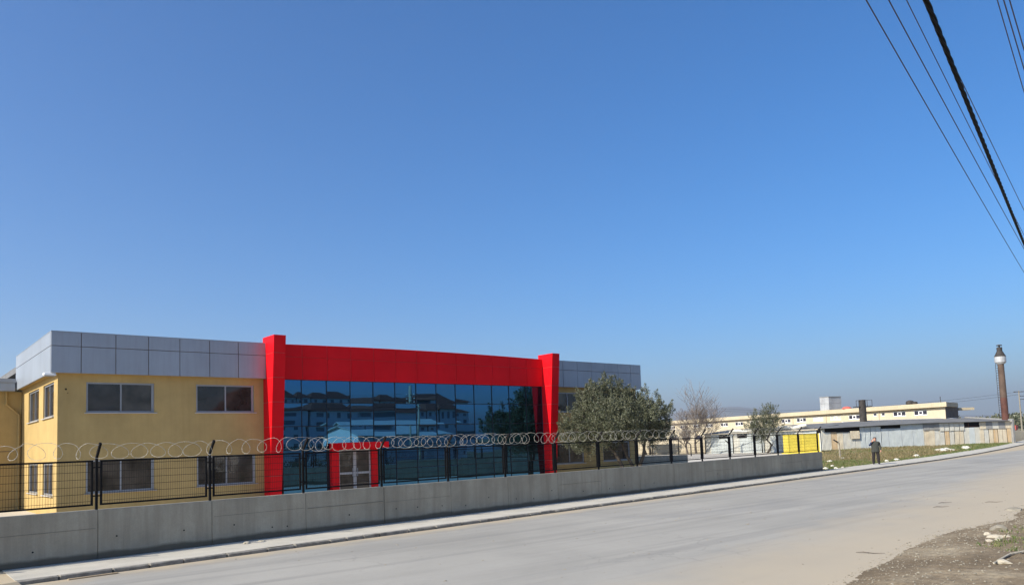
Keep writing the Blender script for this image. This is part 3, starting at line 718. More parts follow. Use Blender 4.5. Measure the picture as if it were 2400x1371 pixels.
run(12.2, 15.7, ZG, 2.88, ['sheet_blue'], .88, 0)
run(15.7, 18.3, ZG, 2.12, ['sheet_tan', 'sheet_tan', 'sheet_pale'], .85, .03)
run(15.7, 18.25, 2.06, 2.9, ['sheet_grey'], .85, .0)
run(18.3, 22.2, ZG, 1.94, ['sheet_pale', 'sheet_rust', 'sheet_pale', 'sheet_tan', 'sheet_tan'], .8, .03)
run(18.25, 22.3, 1.88, 2.9, ['sheet_pale'], .8, .0)
run(22.2, 24.8, ZG, 2.22, ['sheet_pale', 'sheet_blue', 'sheet_pale'], .88, .02)
run(24.8, 30.15, ZG, 2.0, ['sheet_tan', 'sheet_pale', 'sheet_tan', 'sheet_rust', 'sheet_tan', 'sheet_tan', 'sheet_rust'], .8, .04)
for k, mt in enumerate(['sheet_tan', 'sheet_grey', 'sheet_pale', 'sheet_grey', 'sheet_tan']): cols.append((24.8 + 1.07*k, 24.8 + 1.07*(k+1), 1.94, 2.86, mt))
for i, (a, b, z0, z1, mt) in enumerate(cols):
    link('sheet', corrugated(b-a+.03, z1-z0, M[mt]), shed, SH(a, 0.0 + .014*(i % 2) + (.06 if z0 > 1 else 0), z0), SA)
link('sheet', corrugated(1.4, .95, M['sheet_tan']), shed, SH(4.4, .16, 1.35), SA)
m = MB(); P = SH
for a_, b_, za, zb in ((.2, 15.7, 2.715, 2.955), (15.7, 30.1, 2.955, 2.895)):
    m.hexa([P(a_,-.15,ZG),P(b_,-.15,ZG),P(b_,-.35,ZG),P(a_,-.35,ZG),P(a_,-.15,za+.02),P(b_,-.15,zb+.02),P(b_,-.35,zb+.03),P(a_,-.35,za+.03)])
m.build('dark_inside', M['dark'], shed)
m = MB(); m.bar(P(22.4,-.05,2.36), P(24.7,-.05,2.38), .07); m.bar(P(23.1,-.02,2.2), P(23.1,-.02,2.85), .08); m.build('opening_bars', M['rust_metal'], shed)
m = MB()
m.hexa([P(.1,.35,2.70),P(15.7,.35,2.94),P(15.7,-6.5,3.56),P(.1,-6.5,3.3),P(.1,.35,2.76),P(15.7,.35,3.0),P(15.7,-6.5,3.62),P(.1,-6.5,3.36)])
m.hexa([P(15.7,.35,2.94),P(29.9,.35,2.88),P(29.9,-6.5,3.5),P(15.7,-6.5,3.56),P(15.7,.35,3.0),P(29.9,.35,2.94),P(29.9,-6.5,3.56),P(15.7,-6.5,3.62)])
m.build('roof', M['roof_sheet'], shed)
m = MB(); m.bar(P(9,-6.45,3.53), P(15.7,-6.45,3.64), .25, .05); m.bar(P(15.7,-6.45,3.64), P(28,-6.45,3.59), .25, .05); m.build('ridge_strip', M['white'], shed)
m = MB(); m.hexa([P(30.16,.3,ZG),P(30.45,.3,ZG),P(30.45,-7,ZG),P(30.16,-7,ZG),P(30.16,.3,3.1),P(30.45,.3,3.1),P(30.45,-7,3.75),P(30.16,-7,3.75)]); m.build('end_wall', M['sheet_grey'], shed)
# left blue shed
L2, LL, LA = frame_line((87.4, 62.6), (87.75, 46.75))
shed2 = thing('metal_shed', L2(8, -3, 0), 'low pale blue corrugated shed seen through the yard fence', 'shed')
for k in range(18):
    a = LL*k/18; link('sheet', corrugated(LL/18+.02, 2.62 + (.06 if k > 9 else 0), M['sheet_blue' if k % 5 else 'sheet_pale']), shed2, L2(a, .04*(k % 2), -.1), LA)
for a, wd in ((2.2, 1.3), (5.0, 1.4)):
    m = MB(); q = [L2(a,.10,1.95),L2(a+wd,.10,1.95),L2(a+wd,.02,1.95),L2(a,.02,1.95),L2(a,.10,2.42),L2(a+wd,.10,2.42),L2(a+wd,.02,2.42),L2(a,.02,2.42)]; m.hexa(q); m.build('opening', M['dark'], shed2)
m = MB(); P = L2
m.hexa([P(-.3,.5,2.52),P(LL,.5,2.68),P(LL,-6,3.1),P(-.3,-6,3.0),P(-.3,.5,2.6),P(LL,.5,2.76),P(LL,-6,3.18),P(-.3,-6,3.08)]); m.build('roof', M['roof_sheet'], shed2)
m = MB(); m.hexa([P(0,-.2,-.2),P(LL,-.2,-.2),P(LL,-.4,-.2),P(0,-.4,-.2),P(0,-.2,2.5),P(LL,-.2,2.6),P(LL,-.4,2.6),P(0,-.4,2.5)]); m.build('dark_inside', M['dark'], shed2)
for a, b, z in ((4.0, 8.5, 2.72), (10.5, 14.8, 2.88)):
    m = MB(); pts = [P(a + (b-a)*i/6, .25 + .1*math.sin(i*2), z + .12*math.sin(i*1.3) + .25*i/6) for i in range(7)]; m.tube(pts, [.12,.2,.22,.18,.24,.26,.15], 7); m.build('rolled_tarp', M['sheet_pale'], shed2)
# tall chimney through the shed's right end
ch = thing('chimney', (111.0, 33.7, 0), 'tall rusty brown metal chimney with a silver collar rising from the shed', 'chimney')
cc = (115.75, 35.05, 0)
m = MB(); m.lathe(cc, [(.42,-.2),(.42,6.0)], 18); m.build('lower_pipe', M['rust_metal'], ch, smooth=False)
M['chimney_brown'] = mat('faded_brown_metal', (0.105, 0.072, 0.054), 0.8, var=0.25, scale=1)
m = MB(); m.lathe(cc, [(.41,6.0),(.415,6.02),(.37,10.7)], 18); m.build('upper_pipe', M['chimney_brown'], ch)
m = MB(); m.lathe(cc, [(.45,10.5),(.66,10.75),(.68,10.78),(.68,11.5),(.64,11.55)], 20); m.build('collar', M['zinc'], ch)
m = MB(); m.lathe(cc, [(.70,11.52),(.66,11.6),(.34,12.25),(.33,12.3),(.33,12.75),(.30,12.78)], 20); m.build('cowl', M['soot'], ch)
m = MB(); m.lathe(cc, [(.10,12.78),(.10,12.95),(.36,12.98),(.33,13.08),(.05,13.15)], 14); m.build('cap', M['soot'], ch)
m = MB()
lx = Vector((cc[0]-.35, cc[1]+.38, 0))
for k in range(22): m.bar((lx.x-.12, lx.y+.1, 3.4 + k*.33), (lx.x+.05, lx.y-.1, 3.4 + k*.33), .035)
m.bar((lx.x-.12,lx.y+.1,3.2),(lx.x-.12,lx.y+.1,10.6),.05); m.build('ladder', M['soot'], ch)

# ------------------------------------------------------------------ cream building
BP, BL, BA = frame_line((129.64, 101.79), (113.73, 41.63))
cb_ = thing('cream_building', BP(30, -4, 0), 'long cream building with a flat parapet roof and white windows behind the sheds', 'building')
wins = [(-3.2,4.44,2),(0.91,4.42,2),(4.7,4.42,2),(8.9,4.44,2),(12.7,4.42,2),(17.1,4.42,2),(21.2,4.42,2),(25.2,4.44,2),(29.0,4.44,2),(32.87,4.45,2),(36.3,4.47,2),(39.89,4.46,3),(43.45,4.47,4),(47.03,4.46,2),(50.86,4.66,1),(52.27,4.62,1),(55.02,4.55,2),(58.42,4.53,2)]
PB = lambda s, d, z: BP(s, -d, z)
ops = []
for s, z, k in wins:
    ww, hh = (1.05, .34) if k != 1 else (.32, .24); ops.append((s-ww, s+ww, z-hh, z+hh))
low = [(a, a+2.6, 1.75, 2.6) for a in (-8, -4, 0, 4, 8, 12)]
m = MB(); opening_wall(m, -14, BL, -.2, 5.3, ops + low, PB, .25)
EB = (113.73+7.4, 41.63+1.0); e_ = MB(); e_.add([BP(BL,0,-.2),(*EB,-.2),(*EB,5.3),BP(BL,0,5.3)], [(0,1,2,3)]); e_.build('end_wall', M['shaded_block'], cb_)
m.build('wall', M['cream'], cb_)
for a, b, c, d in low: q = MB(); q.add([PB(a,.2,c),PB(b,.2,c),PB(b,.2,d),PB(a,.2,d)], [(0,1,2,3)]); q.build('low_window', M['far_glass'], cb_)
for (a, b, c, d), (s, z, k) in zip(ops, wins):
    W = MB()
    def bxx(mb, u0, u1, d0, d1, z0_, z1_): mb.hexa([PB(u0,d0,z0_),PB(u1,d0,z0_),PB(u1,d1,z0_),PB(u0,d1,z0_),PB(u0,d0,z1_),PB(u1,d0,z1_),PB(u1,d1,z1_),PB(u0,d1,z1_)])
    f = .07
    bxx(W, a, b, .05, .14, c, c+f+.02); bxx(W, a, b, .05, .14, d-f, d); bxx(W, a, a+f, .052, .138, c+f, d-f); bxx(W, b-f, b, .052, .138, c+f, d-f)
    if k != 1:
        for u in (a+(b-a)*.36, a+(b-a)*.64): bxx(W, u-.06, u+.06, .053, .137, c+f, d-f)
        bxx(W, a+(b-a)*.36+.06, a+(b-a)*.64-.06, .04, .139, c+.07, c+.16); bxx(W, a+(b-a)*.36+.06, a+(b-a)*.64-.06, .04, .139, d-.16, d-.07)
    o = W.build('window', M['white'], cb_)
    q = MB(); q.add([PB(a+.02,.1,c+.02),PB(b-.02,.1,c+.02),PB(b-.02,.1,d-.02),PB(a+.02,.1,d-.02)], [(0,1,2,3)])
    q.build('pane', {2: M['far_glass'], 1: M['far_glass'], 3: M['white'], 4: M['sheet_tan']}[k], o)
c0, c1 = BP(BL+.6,.55,0), (113.73+6.9, 41.63+.75, 0); c2, c3 = BP(-14,-9.4,0), BP(-14,.55,0)
zz = lambda p, z: (p[0], p[1], z)
m = MB(); m.hexa([zz(c3,5.18),zz(c0,5.18),zz(c1,5.18),zz(c2,5.18),zz(c3,5.82),zz(c0,5.82),zz(c1,5.82),zz(c2,5.82)]); m.build('parapet', M['cream_trim'], cb_, bevel=.03)
m = MB()
for s in (14.9, 34.5, 41.6, 51.6): m.tube([BP(s,.06,5.2), BP(s,.06,2.8)], .05, 6)
m.build('downpipes', M['cream_trim'], cb_)
# roof things
tk = thing('water_tank', BP(42.4,-1.2,5.82), 'square zinc panel water tank on the flat cream roof', 'tank')
for i in range(2):
    for j in range(2):
        m = MB(); a0 = 40.55 + .92*i; z0_ = 5.84 + 1.06*j
        m.hexa([BP(a0+.012,.05,z0_),BP(a0+.908,.05,z0_),BP(a0+.908,-2.8,z0_),BP(a0+.012,-2.8,z0_),BP(a0+.012,.05,z0_+1.04),BP(a0+.908,.05,z0_+1.04),BP(a0+.908,-2.8,z0_+1.04),BP(a0+.012,-2.8,z0_+1.04)])
        m.build('tank_panel', M['zinc'], tk, bevel=.02)
m = MB(); m.hexa([BP(40.5,.1,7.96),BP(42.45,.1,7.96),BP(42.45,-2.85,7.96),BP(40.5,-2.85,7.96),BP(40.5,.1,8.03),BP(42.45,.1,8.03),BP(42.45,-2.85,8.03),BP(40.5,-2.85,8.03)]); m.build('lid', M['sheet_grey'], tk)
m = MB(); c = BP(45.7,-.1,5.82); m.lathe(c, [(.75,0),(.72,.12),(.5,.3),(.2,.38),(.02,.4)], 16)
M['red_plastic'] = mat('faded_red_plastic', (0.55, 0.12, 0.09), 0.6)
tag(m.build('roof_dome', M['red_plastic'], smooth=True), 'low faded red dome on the cream roof beside the water tank', 'dome')
du = thing('exhaust_duct', SH(12.15,-6.2,3.3), 'dark sooty exhaust duct with a railed platform between shed roof and cream parapet', 'duct')
dc = (104.9, 41.2, 0)
dc = SH(12.15, -6.2, 0)
m = MB(); m.lathe(dc, [(.45,3.0),(.45,5.65),(.43,5.7)], 16); m.build('lower_duct', M['soot'], du)
m = MB(); m.lathe(dc, [(.44,5.66),(.44,6.35),(.40,6.4)], 16); m.build('upper_duct', M['soot'], du)
q = lambda a, b, z: tuple(Vector(dc) + ta*a + tb*b + Vector((0,0,z)))
m = MB(); m.hexa([q(-.9,-.3,5.45),q(1.2,-.3,5.45),q(1.2,.8,5.45),q(-.9,.8,5.45),q(-.9,-.3,5.55),q(1.2,-.3,5.55),q(1.2,.8,5.55),q(-.9,.8,5.55)]); m.build('platform', M['soot'], du)
m = MB()
for a in (-.9, .55, 1.2): m.bar(q(a,-.25,5.5), q(a,-.25,6.35), .045)
m.bar(q(-.9,-.25,6.32), q(1.2,-.25,6.36), .045); m.build('railing', M['soot'], du)
rv_ = thing('roof_ventilator', BP(57.3,-1.5,5.82), 'pair of dark round ventilators on the right end of the cream roof', 'ventilator')
for s, r in ((56.75, .55), (57.55, .36)):
    c = BP(s,-.2,5.8); m = MB(); m.lathe(c, [(r*.6,0),(r,.1),(r*1.02,r*.6),(r*.8,r*1.0),(r*.3,r*1.15),(.02,r*1.18)], 14); m.build('ventilator_dome', M['soot'], rv_, smooth=True)
m = MB(); m.bar(BP(61.2,-.6,5.8), BP(61.2,-.6,6.65), .07); tag(m.build('roof_mast', M['soot']), 'thin short mast on the right corner of the cream roof', 'mast')
# canopy arm at the cream building's back corner
m = MB(); m.hexa([(121.4,42.6,4.75),(123.3,41.2,4.75),(124.2,42.4,4.75),(122.3,43.8,4.75),(121.4,42.6,5.12),(123.3,41.2,5.12),(124.2,42.4,5.12),(122.3,43.8,5.12)]); m.build('balcony_slab', M['cream_trim'], cb_)

# ------------------------------------------------------------------ yard things
yc = thing('yellow_container', (80.7, 44.9, 0), 'bright yellow metal container standing behind the end of the black fence', 'container')
YP, YL, YA = frame_line((79.45, 45.82), (82.1, 43.5))
m = MB(); m.hexa([YP(0,0,.12),YP(YL,0,.12),YP(YL,-1.6,.12),YP(0,-1.6,.12),YP(0,0,2.16),YP(YL,0,2.16),YP(YL,-1.6,2.16),YP(0,-1.6,2.16)]); m.build('body', M['yellow_metal'], yc, bevel=.03)
for s in (0.0, YL/2-.05, YL-.1):
    m = MB(); m.bar(YP(s+.05,.03,.12), YP(s+.05,.03,2.16), .10, .05, up=(1,1,0)); m.build('rib', M['yellow_metal'], yc)
m = MB(); m.bar(YP(.1,.03,2.0), YP(YL/2-.1,.03,1.1), .05, .03); m.build('brace', M['yellow_metal'], yc)
m = MB(); m.bar(YP(YL+.12,0,0), YP(YL+.12,0,2.2), .18, .18); m.build('grey_post', M['sheet_pale'], yc)
m = MB(); m.hexa([YP(-.2,.25,-.02),YP(YL+.2,.25,-.02),YP(YL+.2,-1.7,-.02),YP(-.2,-1.7,-.02),YP(-.2,.25,.12),YP(YL+.2,.25,.12),YP(YL+.2,-1.7,.12),YP(-.2,-1.7,.12)]); m.build('base', M['yellow_metal'], yc)
# far side fence of the yard
F2, FL2, FA2 = frame_line((80.3, 70.5), (88.5, 50.5))
ff = thing('far_fence', F2(10, 0, 0), 'thin black mesh fence on the far side of the yard', 'fence')
m = MB(); m.box(-.06,.06,-.06,.06,-.05,2.2); m.hexa([(-.05,-.05,2.2),(.05,-.05,2.2),(.05,.05,2.2),(-.05,.05,2.2),(.25,-.25,2.5),(.33,-.25,2.5),(.33,-.17,2.5),(.25,-.17,2.5)])
fp_me = m.mesh('post', M['black'])
nF = 7
for k in range(nF): link('post', fp_me, ff, F2(FL2*k/(nF-1), 0, 0), FA2)
for k in range(nF-1):
    a = FL2*k/(nF-1); b = FL2*(k+1)/(nF-1); m = MB()
    m.bar(F2(a,0,.25), F2(b,0,.25), .05); m.bar(F2(a,0,2.15), F2(b,0,2.15), .05)
    for i in range(1, 16): s = a + (b-a)*i/16; m.bar(F2(s,0,.25), F2(s,0,2.15), .007)
    for i in range(1, 6): z = .25 + 1.9*i/6; m.bar(F2(a,0,z), F2(b,0,z), .009)
    m.build('mesh_panel', M['black'], ff)
# cream yard wall behind it
m = MB(); q, ql, qa = frame_line((84.5, 92), (95.5, 62.0)); m.hexa([q(0,0,-.1),q(ql,0,-.1),q(ql,-.25,-.1),q(0,-.25,-.1),q(0,0,1.35),q(ql,0,1.35),q(ql,-.25,1.35),q(0,-.25,1.35)])
tag(m.build('cream_wall', M['cream'], bevel=.02), 'low cream wall behind the leafless trees at the far yard edge', 'wall')
def bent_post(x, y, h, label, dx, mt):
    T = thing('bent_post', (x, y, 0), label, 'post', 'bent concrete fence posts')
    m = MB(); m.tube([(x,y,-.1),(x,y,h*.75),(x+dx[0]*.2,y+dx[1]*.2,h*.85)], [.075,.07,.065], 6); m.build('shaft', mt, T)
    m = MB(); m.tube([(x+dx[0]*.2,y+dx[1]*.2,h*.85),(x+dx[0],y+dx[1],h)], [.065,.055], 6); m.build('arm', M['soot'], T)
bent_post(62.4, 31.3, 1.62, 'leaning bent post standing alone in the weeds near the man', (-.36,.30), M['stone2'])
bent_post(76.0, 56.6, 1.7, 'bent dark post in the yard left of the blue shed', (-.3,.25), M['soot'])
bent_post(80.3, 54.2, 1.75, 'bent dark post in the yard before the blue shed', (-.3,.25), M['soot'])

# ------------------------------------------------------------------ far right
up_ = thing('utility_pole', (161.6, 46.4, 0), 'distant grey utility pole at the right edge beyond the chimney', 'pole', 'utility poles')
m = MB(); m.tube([(161.6,46.4,-.2),(161.6,46.4,8.6)], [.15,.09], 8); m.build('shaft', M['stone2'], up_)
m = MB(); m.bar((160.9,47.0,8.4),(162.3,45.8,8.4),.12); m.bar((161.7,46.3,7.6),(162.3,45.8,7.6),.1); m.bar((161.7,46.3,7.0),(162.3,45.8,7.0),.1); m.build('crossarm', M['soot'], up_)
for k, (z, e) in enumerate(((8.4, 7.2), (7.9, 6.6))):
    pts = [Vector((161.6,46.4,z)).lerp(Vector((190,130,e+3)), i/16) - Vector((0,0,1.6*4*(i/16)*(1-i/16))) for i in range(17)]
    m = MB(); m.tube(pts, .02, 4); tag(m.build('overhead_wire', M['soot']), ('upper' if k == 0 else 'lower') + ' thin wire running left from the distant pole behind the chimney', 'wire', 'distant wires')
bw = thing('block_wall', (150, 43.8, 0), 'pale block wall at the right edge beyond the shed', 'wall')
q, ql, qa = frame_line((139.5, 41.5), (160.5, 37.5))
for k in range(8):
    a = ql*k/8; b = ql*(k+1)/8; m = MB(); h = 1.45 - .1*(k % 3)
    m.hexa([q(a+.02,0,-.2),q(b-.02,0,-.2),q(b-.02,-.3,-.2),q(a+.02,-.3,-.2),q(a+.02,0,h),q(b-.02,0,h),q(b-.02,-.3,h),q(a+.02,-.3,h)]); m.build('wall_block', M['cream'], bw, bevel=.03)
sg = thing('red_sign', (152, 44.6, 0), 'small faded red sign board beyond the shed corner', 'sign')
m = MB(); m.box(150.7,151.9,44.2,44.3,1.5,2.3); m.build('board', M['red_plastic'], sg); m = MB(); m.box(151.2,151.3,44.3,44.4,-.1,1.6); m.build('leg', M['soot'], sg)
# far trees as one hazy mass
rnd = random.Random(4); m = MB()
for k in range(90):
    x = 330 + rnd.uniform(0, 160); y = 60 + rnd.uniform(0, 60) + (x-330)*.25
    leaf_cloud(m, [((x, y, rnd.uniform(1.5, 4)), (rnd.uniform(2,5), rnd.uniform(2,5), rnd.uniform(2,4)))], 14, 9, rnd, 1.4, .8, 1.4)
tag(m.build('distant_trees', M['olive']), 'far tree line fading in haze at the right', 'trees', kind='stuff')

# hills
def hill_h(phi):
    P = [(-30,150),(20,170),(40,210),(47,200),(51,240),(54.5,285),(56.5,296),(58,262),(59.5,225),(61,200),(62.5,235),(64,212),(66,170),(69,120),(73,100),(80,120),(95,90),(120,80)]
    return lerp_poly(P, phi)
m = MB(); vs = []; nr, npz = 14, 190
for i in range(npz + 1):
    ph = -30 + 150*i/npz
    for j in range(nr + 1):
        t = j/nr; d = 9500 + 3600*t; prof = math.sin(math.pi*min(1, t*1.0))**0.9
        h = hill_h(ph + 2.0*fbm(t*3, ph*.1, 1, 2, 3)) * prof * (1 + .12*fbm(ph*.35, t*4, 1, 4, 1)) * d/8000
        vs.append((d*math.sin(rad(ph)), d*math.cos(rad(ph)), h - 3))
m.add(vs, [(i*(nr+1)+j, (i+1)*(nr+1)+j, (i+1)*(nr+1)+j+1, i*(nr+1)+j+1) for i in range(npz) for j in range(nr)])
M['hill'] = mat('scrubby_hillside', (0.12, 0.115, 0.08), 0.95, var=0.4, scale=0.004)
tag(m.build('hills', M['hill'], smooth=True), kind='structure')

# ------------------------------------------------------------------ overhead lines on roadside poles
def pole(x, y, label, h=8.2):
    T = thing('utility_pole', (x, y, 0), label, 'pole', 'utility poles')
    m = MB(); m.tube([(x,y,-.4),(x,y,h)], [.17,.10], 10); m.build('shaft', M['stone'], T, smooth=True)
    for z in (5.95, 6.4, 6.95):
        m = MB(); m.bar((x+.15,y-.75,z),(x-.15,y+.75,z),.08); m.build('crossarm', M['soot'], T)
        for k in (-.65, .0, .65): q = MB(); q.lathe((x-.2*k, y+k, z+.03), [(.035,0),(.05,.05),(.03,.1),(.04,.13)], 8); q.build('insulator', M['white'], T)
    return T
PX1, PX0 = 38.0, -14.0
pole(PX1, 9.05, 'pale roadside utility pole with crossarms reflected in the mirror glass')
pole(PX0, -1.9, 'pale roadside utility pole behind the viewer carrying the overhead lines')
def line_pts(p, q, z, n=60, sag=.25):
    sl = (q[1]-p[1])/(q[0]-p[0]); out = []
    for i in range(n+1):
        x = PX0 + (PX1-PX0)*i/n; t = (x-PX0)/(PX1-PX0)
        out.append(Vector((x, p[1] + sl*(x-p[0]), z + sag*(2*t-1)**2)))
    return out
lines = [((7.08,2.99),(23.47,6.38),6.28,.006,'leftmost thin overhead wire crossing the top right of the sky'),
         ((7.44,2.93),(20.82,5.61),6.38,.006,'second thin overhead wire from the left in the sky'),
         ((7.95,2.96),(15.72,4.52),6.58,.005,'third thin overhead wire passing behind the thick twisted cable'),
         ((7.53,2.66),(16.48,4.39),6.28,.005,'thin wire just right of the thick twisted cable'),
         ((9.32,2.55),(12.15,3.11),6.88,.006,'left one of the wires in the top right corner'),
         ((9.38,2.51),(11.42,2.90),6.90,.007,'middle one of the wires in the top right corner'),
         ((9.42,2.47),(11.02,2.77),6.92,.007,'right one of the wires in the top right corner')]
M['wire'] = mat('weathered_wire', (0.10, 0.075, 0.085), 0.6, var=0.1)
for p, q, z, r, lab in lines:
    m = MB(); m.tube(line_pts(p, q, z), r, 6); tag(m.build('overhead_wire', M['wire'], smooth=True), lab, 'wire', 'overhead wires')
cab = thing('twisted_cable', (PX0, -1.9, 5.9), 'thick dark twisted bundle cable slanting across the top right sky', 'cable')
base = line_pts((6.81,2.38), (17.66,4.75), 5.88, 700, .25)
d = (base[-1]-base[0]).normalized(); u = d.cross(Vector((0,0,1))).normalized(); v = u.cross(d)
for k in range(4):
    pts = []
    for i, b in enumerate(base):
        a = i*52/700/0.95*2*math.pi + k*math.pi/2
        pts.append(b + (u*math.cos(a) + v*math.sin(a)) * .0145)
    m = MB(); m.tube(pts, .0105, 6); m.build('strand', M['black'], cab, smooth=True)

# ------------------------------------------------------------------ things across the street, seen in the mirror glass
M['house_wall'] = mat('white_house_render', (0.70, 0.70, 0.68), 0.9, var=0.06, streak=.15)
M['house_roof'] = mat('dark_tile_roof', (0.13, 0.055, 0.04), 0.85, var=0.25, scale=3)
def house(x0, x1, y0, y1, ez, rz_, label):
    H = thing('terrace_house', ((x0+x1)/2, (y0+y1)/2, 0), label, 'house', 'houses across the street')
    ops = []
    for z in (1.0, 3.5, 5.9):
        for k in range(3): c = x0 + (x1-x0)*(k+.5)/3; ops.append((c-.5, c+.5, z+.1, z+1.15))
    m = MB(); PH = lambda a, d_, z: (a, y1 - d_, z)
    opening_wall(m, x0, x1, -.15, ez, ops, PH, .15)
    m.add([(x0,y0,-.15),(x0,y1,-.15),(x0,y1,ez),(x0,y0,ez),(x1,y0,-.15),(x1,y1,-.15),(x1,y1,ez),(x1,y0,ez)], [(0,1,2,3),(7,6,5,4),(0,3,7,4)]); m.build('wall', M['house_wall'], H)
    for (a, b, c, d_) in ops: q = MB(); q.box(a, b, y1-.2, y1-.12, c, d_); q.build('window', M['sheet_grey'], H)
    m = MB(); o_ = .5; xm, ym = (x0+x1)/2, (y0+y1)/2; rx = (x1-x0)*.18
    v8 = [(x0-o_,y0-o_,ez),(x1+o_,y0-o_,ez),(x1+o_,y1+o_,ez),(x0-o_,y1+o_,ez),(xm-rx,ym,rz_),(xm+rx,ym,rz_)]
    m.add(v8, [(0,1,5,4),(1,2,5),(2,3,4,5),(3,0,4),(3,2,1,0)]); m.build('roof', M['house_roof'], H)
house(33.0, 41.8, -31, -21, 7.6, 10.4, 'white terraced house with hipped tile roof, left one mirrored in the glass')
house(42.2, 50.8, -31, -21, 7.4, 10.0, 'white terraced house with hipped tile roof, second one mirrored in the glass')
house(51.2, 59.4, -31, -21, 7.3, 9.8, 'white terraced house with hipped tile roof, third one mirrored in the glass')
house(60.0, 67.0, -31, -21, 7.5, 10.2, 'white terraced house with hipped tile roof, rightmost mirrored in the glass')
bs = thing('white_hall', (48, -10, 0), 'low white gabled hall across the street mirrored in the glass', 'building')
m = MB(); m.add([(41,-15,-.15),(54,-15,-.15),(54,-7,-.15),(41,-7,-.15),(41,-15,3.7),(54,-15,3.7),(54,-7,3.7),(41,-7,3.7),(41,-11,4.9),(54,-11,4.9)], [(0,1,5,4),(2,3,7,6),(1,2,6,9,5),(3,0,4,8,7)]); m.build('wall', M['house_wall'], bs)
m = MB(); m.hexa([(40.6,-15.5,3.6),(54.4,-15.5,3.6),(54.4,-11,4.9),(40.6,-11,4.9),(40.6,-15.5,3.7),(54.4,-15.5,3.7),(54.4,-11,5.0),(40.6,-11,5.0)]); m.hexa([(40.6,-11,4.9),(54.4,-11,4.9),(54.4,-6.5,3.6),(40.6,-6.5,3.6),(40.6,-11,5.0),(54.4,-11,5.0),(54.4,-6.5,3.7),(40.6,-6.5,3.7)]); m.build('roof', M['sheet_blue'], bs)
for a in (42.5, 46, 50): m = MB(); m.box(a, a+2.2, -7.02, -6.95, -.1, 2.9); m.build('shutter_door', M['sheet_blue'], bs)
sh = MB(); rnd = random.Random(9)
for k in range(26):
    x = rnd.uniform(24, 44); y = rnd.uniform(-9, 1)
    leaf_cloud(sh, [((x, y, .7), (rnd.uniform(.6,1.4), rnd.uniform(.6,1.2), rnd.uniform(.5,1.0)))], 16, 16, rnd, .22, .07, .4)
tag(sh.build('roadside_scrub', M['olive']), 'low scrub on the near roadside mirrored in the glass', 'scrub', kind='stuff')

